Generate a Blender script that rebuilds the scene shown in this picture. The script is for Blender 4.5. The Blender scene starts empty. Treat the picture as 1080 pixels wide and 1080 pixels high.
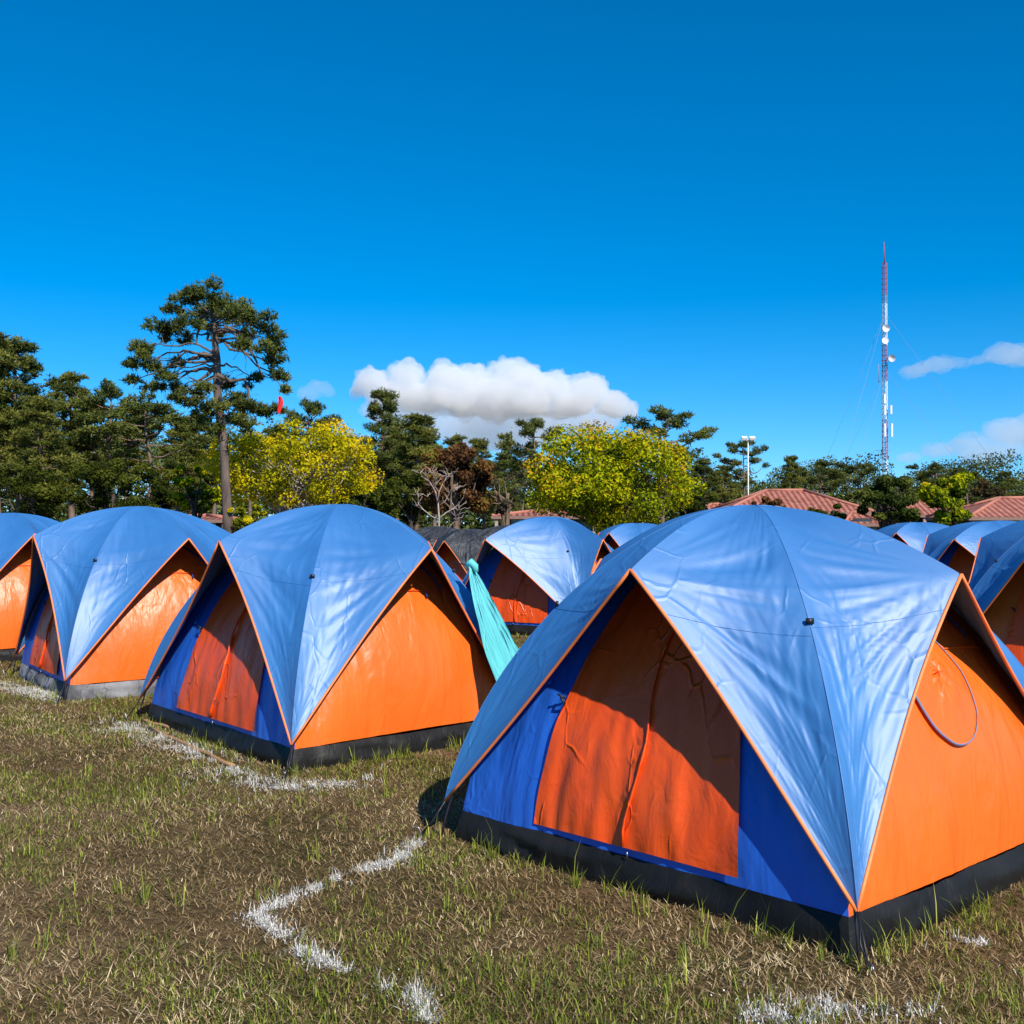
import bpy, math, random
import numpy as np
from mathutils import Vector, noise
R = math.radians
random.seed(7)
scene = bpy.context.scene
col = scene.collection

# ------------------------------------------------------------------ camera, sky, sun, exposure
F, CZ, PIT = 1150.0, 1.75, math.atan(12 / 1150.0)
cam = bpy.data.cameras.new('camera')
cam.sensor_width = 36
cam.lens = 36 * F / 1080
cam.clip_start = 0.05
cam.clip_end = 9000
camo = bpy.data.objects.new('camera', cam)
camo.location = (0, 0, CZ)
camo.rotation_euler = (math.pi / 2 + PIT, 0, 0)
col.objects.link(camo)
scene.camera = camo

SUN_AZ, SUN_EL = R(-61), R(40)          # azimuth measured from +X towards +Y
sd = Vector((math.cos(SUN_EL) * math.cos(SUN_AZ), math.cos(SUN_EL) * math.sin(SUN_AZ), math.sin(SUN_EL)))
world = bpy.data.worlds.new('World')
scene.world = world
world.use_nodes = True
wn, wl = world.node_tree.nodes, world.node_tree.links
wn.clear()
sky = wn.new('ShaderNodeTexSky')
sky.sky_type = 'NISHITA'
sky.sun_disc = False
sky.sun_elevation = SUN_EL
sky.sun_rotation = math.pi / 2 - SUN_AZ
sky.altitude = 1300
sky.air_density = 0.9
sky.dust_density = 0.0
sky.ozone_density = 5.0
hs = wn.new('ShaderNodeHueSaturation')
hs.inputs['Hue'].default_value = 0.494
hs.inputs['Saturation'].default_value = 1.38
hs.inputs['Value'].default_value = 1.0
bg = wn.new('ShaderNodeBackground')
bg.inputs['Strength'].default_value = 0.128
wo = wn.new('ShaderNodeOutputWorld')
tcw = wn.new('ShaderNodeTexCoord')          # look a little above the pale band at the horizon
va = wn.new('ShaderNodeVectorMath')
va.operation = 'ADD'
va.inputs[1].default_value = (0, 0, 0.045)
vn = wn.new('ShaderNodeVectorMath')
vn.operation = 'NORMALIZE'
wl.new(tcw.outputs['Generated'], va.inputs[0])
wl.new(va.outputs[0], vn.inputs[0])
wl.new(vn.outputs[0], sky.inputs['Vector'])
wl.new(sky.outputs[0], hs.inputs['Color'])
wl.new(hs.outputs[0], bg.inputs['Color'])
wl.new(bg.outputs[0], wo.inputs['Surface'])

sun = bpy.data.lights.new('sun', 'SUN')
sun.energy = 4.8
sun.angle = R(0.5)
sun.color = (1.0, 0.94, 0.85)
suno = bpy.data.objects.new('sun', sun)
suno.rotation_euler = sd.to_track_quat('Z', 'Y').to_euler()
suno.location = (20, -20, 30)
col.objects.link(suno)

scene.view_settings.view_transform = 'Standard'
scene.view_settings.look = 'None'
scene.view_settings.exposure = 0.38
scene.view_settings.gamma = 1.0
scene.cycles.volume_bounces = 6
scene.cycles.max_bounces = 10
scene.cycles.transparent_max_bounces = 12
scene.cycles.use_denoising = True


# ------------------------------------------------------------------ helpers
def at(u, v, d):
    """point seen at photo pixel (u, v) at forward distance d"""
    x, up = (u - 540) / F, (540 - v) / F
    y, z = math.cos(PIT) - up * math.sin(PIT), math.sin(PIT) + up * math.cos(PIT)
    k = d / y
    return Vector((x * k, d, CZ + z * k))


def gnd(u, v):
    up = (540 - v) / F
    y, z = math.cos(PIT) - up * math.sin(PIT), math.sin(PIT) + up * math.cos(PIT)
    k = -CZ / z
    return Vector(((u - 540) / F * k, y * k, 0))


def pix(p):
    y, z = p[1], p[2] - CZ
    fw = y * math.cos(PIT) + z * math.sin(PIT)
    return 540 + F * p[0] / fw, 540 - F * (-y * math.sin(PIT) + z * math.cos(PIT)) / fw


def tag(o, label=None, cat=None, group=None, kind=None):
    if label: o['label'] = label
    if cat: o['category'] = cat
    if group: o['group'] = group
    if kind: o['kind'] = kind
    return o


def empty(name, loc, rz=0):
    o = bpy.data.objects.new(name, None)
    o.empty_display_size = 0.2
    o.location = loc
    o.rotation_euler = (0, 0, rz)
    col.objects.link(o)
    return o


def mesh_np(name, V, Fc, mat, parent=None, smooth=False, rnd=None, colr=None, loc=None):
    """Fc: (n,k) array of equal sized faces"""
    V = np.asarray(V, np.float32)
    Fc = np.asarray(Fc, np.int32)
    me = bpy.data.meshes.new(name)
    me.vertices.add(len(V))
    me.vertices.foreach_set('co', V.ravel())
    n, k = Fc.shape
    me.loops.add(n * k)
    me.loops.foreach_set('vertex_index', Fc.ravel())
    me.polygons.add(n)
    me.polygons.foreach_set('loop_start', np.arange(n, dtype=np.int32) * k)
    me.polygons.foreach_set('loop_total', np.full(n, k, np.int32))
    if smooth:
        me.polygons.foreach_set('use_smooth', np.ones(n, bool))
    me.update(calc_edges=True)
    if rnd is not None:
        a = me.attributes.new('rnd', 'FLOAT', 'FACE')
        a.data.foreach_set('value', np.asarray(rnd, np.float32))
    if colr is not None:
        a = me.attributes.new('tone', 'FLOAT_COLOR', 'POINT')
        a.data.foreach_set('color', np.asarray(colr, np.float32).ravel())
    me.materials.append(mat)
    o = bpy.data.objects.new(name, me)
    col.objects.link(o)
    if parent: o.parent = parent
    if loc is not None: o.location = loc
    return o


class MB:
    """collects polygons, built as ONE mesh object"""
    def __init__(self):
        self.v, self.f, self.uv = [], [], []

    def poly(self, pts, uv=None):
        b = len(self.v)
        self.v += [tuple(p) for p in pts]
        self.f.append(tuple(range(b, b + len(pts))))
        self.uv.append(uv)

    def grid(self, rows, uvs=None, flip=False):
        """rows: list of lists of points"""
        b = len(self.v)
        nr, nc = len(rows), len(rows[0])
        for r in rows: self.v += [tuple(p) for p in r]
        for i in range(nr - 1):
            for j in range(nc - 1):
                q = [b + i * nc + j, b + i * nc + j + 1, b + (i + 1) * nc + j + 1, b + (i + 1) * nc + j]
                u = None
                if uvs: u = [uvs[i][j], uvs[i][j + 1], uvs[i + 1][j + 1], uvs[i + 1][j]]
                if flip:
                    q.reverse()
                    if u: u.reverse()
                self.f.append(tuple(q))
                self.uv.append(u)

    def box(self, c, s, rz=0.0, rx=0.0):
        c = Vector(c)
        cz, sz = math.cos(rz), math.sin(rz)
        P = []
        for dx, dy, dz in ((-1, -1, -1), (1, -1, -1), (1, 1, -1), (-1, 1, -1), (-1, -1, 1), (1, -1, 1), (1, 1, 1), (-1, 1, 1)):
            x, y, z = dx * s[0] / 2, dy * s[1] / 2, dz * s[2] / 2
            y, z = y * math.cos(rx) - z * math.sin(rx), y * math.sin(rx) + z * math.cos(rx)
            P.append(c + Vector((x * cz - y * sz, x * sz + y * cz, z)))
        b = len(self.v)
        self.v += [tuple(p) for p in P]
        for q in ((0, 3, 2, 1), (4, 5, 6, 7), (0, 1, 5, 4), (1, 2, 6, 5), (2, 3, 7, 6), (3, 0, 4, 7)):
            self.f.append(tuple(b + i for i in q))
            self.uv.append(None)

    def tube(self, pts, rad, n=6, cap=True, flat=1.0):
        pts = [Vector(p) for p in pts]
        m = len(pts)
        if not hasattr(rad, '__len__'): rad = [rad] * m
        b = len(self.v)
        up = Vector((0, 0, 1))
        prev = None
        for i, p in enumerate(pts):
            t = (pts[min(i + 1, m - 1)] - pts[max(i - 1, 0)])
            if t.length < 1e-9: t = Vector((0, 0, 1))
            t.normalize()
            if prev is None:
                a = t.cross(up)
                if a.length < .1: a = t.cross(Vector((1, 0, 0)))
            else:
                a = prev - t * prev.dot(t)
                if a.length < 1e-6: a = t.cross(up)
            a.normalize()
            prev = a
            c = t.cross(a)
            for k in range(n):
                an = 2 * math.pi * k / n
                self.v.append(tuple(p + (a * math.cos(an) + c * math.sin(an) * flat) * rad[i]))
        for i in range(m - 1):
            for k in range(n):
                k2 = (k + 1) % n
                self.f.append((b + i * n + k, b + i * n + k2, b + (i + 1) * n + k2, b + (i + 1) * n + k))
                self.uv.append(None)
        if cap:
            self.f.append(tuple(b + k for k in reversed(range(n))))
            self.uv.append(None)
            self.f.append(tuple(b + (m - 1) * n + k for k in range(n)))
            self.uv.append(None)

    def build(self, name, mat, parent=None, smooth=True, origin=None, loc=None):
        o = Vector(origin) if origin is not None else Vector((0, 0, 0))
        me = bpy.data.meshes.new(name)
        me.from_pydata([tuple(Vector(p) - o) for p in self.v], [], self.f)
        if any(u is not None for u in self.uv):
            uvl = me.uv_layers.new(name='UVMap')
            li = 0
            for fc, u in zip(self.f, self.uv):
                for k in range(len(fc)):
                    if u: uvl.data[li].uv = u[k]
                    li += 1
        if smooth:
            for p in me.polygons: p.use_smooth = True
        me.materials.append(mat)
        me.update()
        ob = bpy.data.objects.new(name, me)
        col.objects.link(ob)
        if parent: ob.parent = parent
        if loc is not None: ob.location = loc
        return ob


def new_mat(name):
    m = bpy.data.materials.new(name)
    m.use_nodes = True
    nt = m.node_tree
    b = nt.nodes['Principled BSDF']
    return m, nt, b


def N(nt, t, **kw):
    n = nt.nodes.new(t)
    for k, v in kw.items():
        if k in n.inputs.keys() if not hasattr(n, k) else False: n.inputs[k].default_value = v
        else: setattr(n, k, v)
    return n


def ramp(nt, fac, stops):
    r = nt.nodes.new('ShaderNodeValToRGB')
    el = r.color_ramp.elements
    while len(el) < len(stops): el.new(0.5)
    for e, (p, c) in zip(el, stops):
        e.position = p
        e.color = (*c, 1)
    nt.links.new(fac, r.inputs[0])
    return r


def noise_n(nt, vec, scale, detail=4, rough=.55, typ=None, dist=0):
    n = nt.nodes.new('ShaderNodeTexNoise')
    n.inputs['Scale'].default_value = scale
    n.inputs['Detail'].default_value = detail
    n.inputs['Roughness'].default_value = rough
    n.inputs['Distortion'].default_value = dist
    if typ: n.noise_type = typ
    if vec is not None: nt.links.new(vec, n.inputs['Vector'])
    return n


def mapping(nt, vec, scale, rot=(0, 0, 0)):
    m = nt.nodes.new('ShaderNodeMapping')
    m.inputs['Scale'].default_value = scale
    m.inputs['Rotation'].default_value = rot
    nt.links.new(vec, m.inputs['Vector'])
    return m.outputs[0]


def bump(nt, b, h, strength, dist, prev=None):
    n = nt.nodes.new('ShaderNodeBump')
    n.inputs['Strength'].default_value = strength
    n.inputs['Distance'].default_value = dist
    nt.links.new(h, n.inputs['Height'])
    if prev is not None: nt.links.new(prev, n.inputs['Normal'])
    if b is not None: nt.links.new(n.outputs[0], b.inputs['Normal'])
    return n.outputs[0]


def simple(name, c, rough=.6, metal=0, spec=.4, var=0.15, vs=6):
    m, nt, b = new_mat(name)
    tc = nt.nodes.new('ShaderNodeTexCoord')
    n = noise_n(nt, tc.outputs['Object'], vs, 5)
    lo = tuple(x * (1 - var) for x in c)
    hi = tuple(min(1, x * (1 + var)) for x in c)
    r = ramp(nt, n.outputs[0], [(.3, lo), (.7, hi)])
    nt.links.new(r.outputs[0], b.inputs['Base Color'])
    b.inputs['Roughness'].default_value = rough
    b.inputs['Metallic'].default_value = metal
    b.inputs['Specular IOR Level'].default_value = spec
    return m


def fabric(name, c, c2, rough=.42, spec=.6, sheen=0.0, wr=(.5, .02), coat=0.0, wave=None, sheen_tint=(1, 1, 1), transl=0.0, fs=1.0, pull=1.0, crease=1.0, ior=1.5, puck=1.0, straight=.18):
    """crinkled tent nylon: creases, soft puckers and a fine weave"""
    m, nt, b = new_mat(name)
    tc = nt.nodes.new('ShaderNodeTexCoord')
    ob = tc.outputs['Object']
    n0 = noise_n(nt, ob, 1.7, 3)
    r = ramp(nt, n0.outputs[0], [(.3, c), (.72, c2)])
    nt.links.new(r.outputs[0], b.inputs['Base Color'])
    b.inputs['Roughness'].default_value = rough
    b.inputs['Specular IOR Level'].default_value = spec
    b.inputs['IOR'].default_value = ior
    if sheen:
        b.inputs['Sheen Weight'].default_value = sheen
        b.inputs['Sheen Roughness'].default_value = .35
        b.inputs['Sheen Tint'].default_value = (*sheen_tint, 1)
    # long soft pull lines, running down the cloth
    a = noise_n(nt, mapping(nt, ob, (2.6, 2.6, .7)), 1.5 * fs, 3, .5, dist=.5)
    p = bump(nt, None, a.outputs[0], wr[0] * pull, wr[1] * 5 * pull)
    # broken thin creases
    v = nt.nodes.new('ShaderNodeTexVoronoi')
    v.feature = 'DISTANCE_TO_EDGE'
    v.inputs['Scale'].default_value = 5.0 * fs
    dn = noise_n(nt, ob, 3.2, 3)
    mx = nt.nodes.new('ShaderNodeMixRGB')
    mx.blend_type = 'ADD'
    mx.inputs[0].default_value = straight
    nt.links.new(mapping(nt, ob, (1.0, 1.0, .55)), mx.inputs[1])
    nt.links.new(dn.outputs['Color'], mx.inputs[2])
    nt.links.new(mx.outputs[0], v.inputs['Vector'])
    cr = ramp(nt, v.outputs['Distance'], [(0.0, (1, 1, 1)), (.06, (0, 0, 0))])
    mk = noise_n(nt, ob, 2.3 * fs, 2)
    mr = ramp(nt, mk.outputs[0], [(.46, (0, 0, 0)), (.62, (1, 1, 1))])
    ml = nt.nodes.new('ShaderNodeMixRGB')
    ml.blend_type = 'MULTIPLY'
    ml.inputs[0].default_value = 1
    nt.links.new(cr.outputs[0], ml.inputs[1])
    nt.links.new(mr.outputs[0], ml.inputs[2])
    p = bump(nt, None, ml.outputs[0], wr[0] * .9 * crease, wr[1] * .45, p)
    rg = noise_n(nt, mapping(nt, ob, (1, 1, .6)), 6.5 * fs, 4, .6, dist=1.2)
    p = bump(nt, None, rg.outputs[0], wr[0] * .5 * puck, wr[1], p)
    fn = noise_n(nt, ob, 230, 1)
    bump(nt, b, fn.outputs[0], .10, .002, p)
    if transl:
        tr = nt.nodes.new('ShaderNodeBsdfTranslucent')
        tr.inputs['Color'].default_value = (c[0], c[1] * .35, c[2], 1)
        mix = nt.nodes.new('ShaderNodeMixShader')
        mix.inputs[0].default_value = transl
        out = nt.nodes['Material Output']
        nt.links.new(b.outputs[0], mix.inputs[1])
        nt.links.new(tr.outputs[0], mix.inputs[2])
        nt.links.new(mix.outputs[0], out.inputs['Surface'])
    return m


def leafmat(name, stops, transl=.25, rough=.55, spec=.25):
    m, nt, b = new_mat(name)
    at_ = nt.nodes.new('ShaderNodeAttribute')
    at_.attribute_name = 'rnd'
    r = ramp(nt, at_.outputs['Fac'], stops)
    nt.links.new(r.outputs[0], b.inputs['Base Color'])
    b.inputs['Roughness'].default_value = rough
    b.inputs['Specular IOR Level'].default_value = spec
    tr = nt.nodes.new('ShaderNodeBsdfTranslucent')
    nt.links.new(r.outputs[0], tr.inputs['Color'])
    mix = nt.nodes.new('ShaderNodeMixShader')
    mix.inputs[0].default_value = transl
    out = nt.nodes['Material Output']
    nt.links.new(b.outputs[0], mix.inputs[1])
    nt.links.new(tr.outputs[0], mix.inputs[2])
    nt.links.new(mix.outputs[0], out.inputs['Surface'])
    return m


def bark(name, c1, c2, s=6):
    m, nt, b = new_mat(name)
    tc = nt.nodes.new('ShaderNodeTexCoord')
    n = noise_n(nt, mapping(nt, tc.outputs['Object'], (1, 1, .3)), s, 5)
    r = ramp(nt, n.outputs[0], [(.35, c1), (.65, c2)])
    nt.links.new(r.outputs[0], b.inputs['Base Color'])
    b.inputs['Roughness'].default_value = .9
    bump(nt, b, n.outputs[0], .6, .05)
    return m


M = {}
M['fly'] = fabric('blue_fly_fabric', (.011, .128, .37), (.020, .165, .43), rough=.57, spec=.9, sheen=.0, wr=(.33, .012), ior=1.70, pull=.13, crease=1.6, puck=.16, straight=.10, sheen_tint=(.85, .85, 1))
M['blue'] = fabric('blue_wall_fabric', (.012, .100, .50), (.018, .125, .56), rough=.45, spec=.5, wr=(.5, .016))
M['orange'] = fabric('orange_wall_fabric', (.88, .140, .012), (.92, .170, .018), rough=.40, spec=.5, wr=(.5, .014), transl=.12, crease=.25, fs=1.5)
M['door'] = fabric('orange_door_fabric', (.92, .085, .007), (.96, .110, .010), rough=.40, spec=.45, wr=(.8, .018), transl=.15, pull=.35, crease=1.7, fs=1.3, straight=.08)
M['piping'] = simple('orange_piping', (.85, .22, .06), .5)
M['skirt'] = fabric('black_groundsheet', (.004, .004, .004), (.017, .016, .015), rough=.55, spec=.25, wr=(.8, .02), pull=.2, crease=.2, puck=1.6)
M['chalky'] = fabric('chalky_groundsheet', (.015, .015, .018), (.34, .34, .35), rough=.8, spec=.2, wr=(.8, .03))
M['black'] = simple('black_plastic', (.015, .015, .017), .4)
M['pole'] = simple('dark_pole', (.02, .02, .03), .35)
M['steel'] = simple('steel', (.35, .36, .38), .35, metal=.9)
M['navy'] = simple('navy_tape', (.012, .05, .30), .6)
M['grey'] = simple('grey_tape', (.16, .20, .34), .6)
M['mesh'] = simple('dark_mesh', (.10, .10, .13), .8)
M['tarp'] = fabric('charcoal_cover', (.022, .024, .028), (.055, .058, .065), rough=.55, spec=.4, wr=(.9, .05))
M['turq'] = fabric('turquoise_cloth', (.12, .56, .56), (.16, .64, .64), rough=.6, spec=.3, wr=(.7, .02), transl=.1)
M['red'] = simple('red_cloth', (.65, .02, .015), .7)


# ------------------------------------------------------------------ ground
def gz(x, y):
    return 0.012 * noise.noise(Vector((x * .8, y * .8, 0))) + 0.006 * noise.noise(Vector((x * 3, y * 3, 5)))


gm, nt, b = new_mat('dry_turf')
tc = nt.nodes.new('ShaderNodeTexCoord')
ob = tc.outputs['Object']
n1 = noise_n(nt, ob, .55, 5, .6)
n2 = noise_n(nt, ob, 26, 6, .7)
n3 = noise_n(nt, mapping(nt, ob, (1, 1, 1)), 140, 3, .7)
r1 = ramp(nt, n1.outputs[0], [(.38, (.095, .080, .028)), (.55, (.18, .125, .062)), (.7, (.30, .21, .13))])
r2 = ramp(nt, n2.outputs[0], [(.3, (.30, .28, .22)), (.52, (.85, .82, .75)), (.75, (1.5, 1.4, 1.25))])
mx = nt.nodes.new('ShaderNodeMixRGB')
mx.blend_type = 'MULTIPLY'
mx.inputs[0].default_value = 1
nt.links.new(r1.outputs[0], mx.inputs[1])
nt.links.new(r2.outputs[0], mx.inputs[2])
nt.links.new(mx.outputs[0], b.inputs['Base Color'])
b.inputs['Roughness'].default_value = .95
b.inputs['Specular IOR Level'].default_value = .1
p = bump(nt, None, n2.outputs[0], 1, .03)
bump(nt, b, n3.outputs[0], .8, .01, p)

xs = np.concatenate([[-3000, -600, -150, -60, -30, -16], np.arange(-10, 10.01, .12), [16, 30, 60, 150, 600, 3000]])
ys = np.concatenate([[-300, -30, -5], np.arange(0, 16.01, .12), [22, 32, 60, 150, 600, 4500]])
VV = [(x, y, gz(x, y) if abs(x) < 11 and 0 <= y < 17 else 0) for y in ys for x in xs]
nx = len(xs)
FF = [(j * nx + i, j * nx + i + 1, (j + 1) * nx + i + 1, (j + 1) * nx + i) for j in range(len(ys) - 1) for i in range(nx - 1)]
g = mesh_np('ground', VV, FF, gm, smooth=True)
tag(g, 'dry trampled grass field under the tents', 'ground', kind='structure')

# ------------------------------------------------------------------ tents
EXPO = 1.65
HS = 0.15       # groundsheet height


def th_of(zf): return math.asin(min(1, max(0, zf)) ** (EXPO / 2))


def rib(c, a, th):
    t = 1 - math.cos(th) ** (2 / EXPO) if th < math.pi / 2 - 1e-6 else 1.0
    z = math.sin(th) ** (2 / EXPO)
    return Vector((c.x + (a.x - c.x) * t, c.y + (a.y - c.y) * t, c.z + (a.z - c.z) * z))


def fr(x, y, z, s): return noise.noise(Vector((x, y, z + s * 13.7)))


def make_tent(k, label, group, seed=0, res=1.0, fly='fly', skirt='skirt', window='arch', door=True, detail=True, wm=('blue', 'orange', 'blue', 'orange'), bulge=.18):
    """k: corners n l f r (ground), apex, peaks nl lf fr rn"""
    base = (k['n'] + k['l'] + k['f'] + k['r']) / 4
    root = empty('dome_tent', base)
    tag(root, label, 'tent', group)
    ap = k['apex']
    corners = [k['n'], k['l'], k['f'], k['r']]
    peaks = [k['nl'], k['lf'], k['fr'], k['rn']]
    ctr = Vector((ap.x, ap.y, 0))
    H = ap.z - base.z
    zf_tip = .20 / H
    th0 = th_of(zf_tip)

    def outw(p, d):
        o = Vector((p.x - ctr.x, p.y - ctr.y, .25))
        o.normalize()
        return p + o * d

    # ---- fly sheet
    fb, pp, seams = MB(), MB(), []
    ns, nw = max(10, int(64 * res)), max(8, int(40 * res))
    SP = .56
    tips = [outw(rib(c, ap, th0), .05) for c in corners]
    for i in range(4):
        pk = peaks[i]
        for side, ci in ((0, i), (1, (i + 1) % 4)):
            c = corners[ci]
            tip = tips[ci]
            rows, uvs = [], []
            for a in range(ns + 1):
                s = a / ns
                th = th0 + (math.pi / 2 - th0) * s ** 1.05
                Rp = outw(rib(c, ap, th), .035 * (1 - s) + .02 * min(1, (1 - s) * 5))
                if s < SP:
                    q = s / SP
                    Q = tip.lerp(pk, q)
                    inw = Vector((ctr.x - Q.x, ctr.y - Q.y, 0)).normalized()
                    Q = Q + inw * .045 * math.sin(math.pi * q) + Vector((0, 0, .03)) * math.sin(math.pi * q)
                else:
                    q = (s - SP) / (1 - SP)
                    Q = pk.lerp(ap, q) + Vector((0, 0, .085 * math.sin(math.pi * q) ** .9))
                row, uv = [], []
                for bb in range(nw + 1):
                    w = bb / nw
                    P = Rp.lerp(Q, w)
                    # tension sag between rib and edge, radial pleats from the peak
                    m = math.sin(math.pi * w) * math.sin(math.pi * min(1, s * 1.02))
                    o = Vector((P.x - ctr.x, P.y - ctr.y, .6)).normalized()
                    dpk = (P - pk)
                    an = math.atan2(dpk.z, math.hypot(dpk.x, dpk.y) + 1e-4)
                    pl = fr(an * 5, seed * 3.1 + i, side * 5, seed) * .010 - abs(fr(an * 13, seed + i * 2 + dpk.length * .5, side, seed + 4)) * .020
                    pl *= m * min(1, dpk.length * 1.6) * (0.5 + .8 * math.exp(-dpk.length * .8))
                    dt = (P - tip)
                    an2 = math.atan2(w + .02, s + .05)
                    pl2 = -abs(fr(an2 * 13, seed * 1.7 + ci, side * 3, seed + 2)) * .018 * m * math.exp(-dt.length * 1.3)
                    sg = -.05 * m
                    big = fr(P.x * 1.6, P.y * 1.6, P.z * 1.6, seed + 9) * .018 * m
                    rbw = math.exp(-((w - .16) / .13) ** 2) * math.sin(math.pi * min(1, s * 1.05))
                    big += abs(fr(s * 13 + w * 9, w * 5 - s * 2, seed * 2 + ci, seed + 5 + side)) * -.016 * rbw + fr(s * 5 + w * 12, w * 6, side, seed + 6) * .003 * m
                    P = P + o * (sg + pl * 1.6 + pl2 * 1.5 + big)
                    row.append(P)
                    uv.append((w, s))
                rows.append(row)
                uvs.append(uv)
            fb.grid(rows, uvs, flip=(side == 1))
            ai = int(ns * (.47 + .02 * side))
            seams.append([P + Vector((P.x - ctr.x, P.y - ctr.y, .5)).normalized() * .001 for P in rows[ai]])
            pts = [tip.lerp(pk, q / 14) for q in range(15)]
            pts2 = []
            for q, P in enumerate(pts):
                qq = q / 14
                inw = Vector((ctr.x - P.x, ctr.y - P.y, 0)).normalized()
                pts2.append(P + inw * .045 * math.sin(math.pi * qq) + Vector((0, 0, .03)) * math.sin(math.pi * qq))
            pp.tube(pts2, .0085, 6)
    fo = fb.build('fly_sheet', M[fly], root, origin=base)
    pp.build('edge_piping', M['piping'], fo, origin=base)
    if detail:
        for c in corners:
            sm = MB()
            sm.tube([outw(rib(c, ap, th0 + (math.pi / 2 - th0) * (q / 24) ** 1.05), .036 * (1 - q / 24) + .02 * min(1, (1 - q / 24) * 5)) for q in range(25)], .0020, 5)
            sm.build('rib_seam', M['fly'], fo, origin=base)
        for sp_ in seams:
            sm = MB()
            sm.tube(sp_, .0015, 4)
            sm.build('panel_seam', M['fly'], fo, origin=base)

    # ---- walls
    def wall_pt(i, w, zf, out=0.0):
        a_, b_ = corners[i], corners[(i + 1) % 4]
        th = th_of(zf)
        A, B = rib(a_, ap, th), rib(b_, ap, th)
        P = A.lerp(B, w)
        P = Vector((P.x + (ctr.x - P.x) * .035, P.y + (ctr.y - P.y) * .035, P.z))
        n = (b_ - a_).cross(Vector((0, 0, 1))).normalized()
        if n.dot(Vector(((a_ + b_) / 2 - ctr)[:2] + (0,))) < 0: n = -n
        t = zf
        nn = (n * (1 - .5 * t) + Vector((0, 0, .35 + .5 * t))).normalized()
        sag = (.02 if i % 2 == 0 else bulge) * math.sin(math.pi * w) ** .8 * math.sin(math.pi * min(1, zf * 1.12)) ** .9 if zf < .89 else 0
        pu = fr(w * 9 + i * 4, zf * 1.2, seed, seed + 1) * .018 * max(0, 1 - zf * 1.6) + fr(w * 3, zf * 3, i, seed) * .012 + fr(w * 30 - zf * 5, zf * 2.2, i + 3, seed) * .013 * max(0, 1 - zf * 1.5) ** 1.5
        edge = min(1, w * 8, (1 - w) * 8)
        return P + nn * (out + (sag + pu) * edge)

    zb = HS / H
    nv, nh = max(8, int(30 * res)), max(10, int(80 * res))
    walls = []
    for i in range(4):
        mb = MB()
        rows, uvs = [], []
        for a in range(nv + 1):
            zf = zb + ((.96 if window else .80) - zb) * (a / nv) ** .9
            rows.append([wall_pt(i, bb / nh, zf) for bb in range(nh + 1)])
            uvs.append([(bb / nh, zf) for bb in range(nh + 1)])
        mb.grid(rows, uvs, flip=True)
        walls.append(mb.build('wall', M[wm[i]], root, origin=base))

    # ---- groundsheet tub
    mb = MB()
    per = []
    NP = max(12, int(46 * res))
    for i in range(4):
        for j in range(NP):
            per.append((i, j / NP))
    rows = []
    for lev in range(7):
        q = lev / 6
        row = []
        for (i, w) in per + [(0, 0.0)]:
            P = wall_pt(i, w, zb * 1.02)
            a_, b_ = corners[i], corners[(i + 1) % 4]
            n = (b_ - a_).cross(Vector((0, 0, 1))).normalized()
            if n.dot(((a_ + b_) / 2 - ctr)) < 0: n = -n
            cen = min(1, w * 7, (1 - w) * 7)
            fl = (.035 * q + .022 * math.sin(math.pi * q)) * (.3 + .7 * cen)
            fl += fr((i + w) * 9, q * 2.5, 3, seed) * .040 * math.sin(math.pi * min(1, q * 1.1)) * cen
            # sagging hem line
            zt = HS + .022 * math.sin(math.pi * w) * 0 + fr((i + w) * 5, 0, 8, seed) * .010
            z = (zt + .004) * (1 - q) - .012 * q
            PP = Vector((P.x, P.y, 0)) + n * (.004 + fl)
            if cen < 1:
                cc = a_ if w < .5 else b_
                PP = PP.lerp(Vector((cc.x, cc.y, 0)), (1 - cen) * q * .6)
            row.append(Vector((PP.x, PP.y, base.z + z)))
        rows.append(row)
    mb.grid(rows)
    mb.build('groundsheet', M[skirt], root, origin=base)

    # ---- poles, pole ends, pegs, rib clips
    for ci, c in enumerate(corners):
        mb = MB()
        mb.tube([outw(rib(c, ap, math.pi / 2 * t_ / 16), .005 + .04 * max(0, 1 - t_ / 3)) for t_ in range(16)], .0065, 6)
        mb.build('pole', M['pole'], root, origin=base)
        if not detail: continue
        mb = MB()
        tip = tips[ci]
        o = Vector((c.x - ctr.x, c.y - ctr.y, 0)).normalized()
        sdv = Vector((-o.y, o.x, 0))
        foot = Vector((c.x, c.y, 0)) + o * .15
        mb.tube([tip, tip.lerp(foot, .5) + sdv * .006, foot + Vector((0, 0, .03))], .005, 5)
        mb.tube([tip + sdv * .01, tip.lerp(foot, .5) - sdv * .01, foot + Vector((0, 0, .03))], .004, 5)
        mb.build('elastic_cord', M['black'], root, origin=base)
        mb = MB()
        a0 = foot + Vector((0, 0, -.05)) - o * .015
        a1 = foot + Vector((0, 0, .055)) + o * .02
        mb.tube([a0, a1, a1 + o * .02 + Vector((0, 0, .008)), a1 + o * .035 - Vector((0, 0, .012))], .004, 6)
        mb.build('peg', M['steel'], root, origin=base)
        mb = MB()
        th = th_of(.70)
        P = outw(rib(c, ap, th), .05)
        tv = (rib(c, ap, th + .05) - rib(c, ap, th - .05)).normalized()
        mb.box((0, 0, 0), (.016, .034, .026), rz=math.atan2(o.y, o.x))
        mb.v = [tuple(Vector(q_) + P) for q_ in mb.v]
        mb.build('rib_clip', M['black'], root, origin=base)

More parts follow.
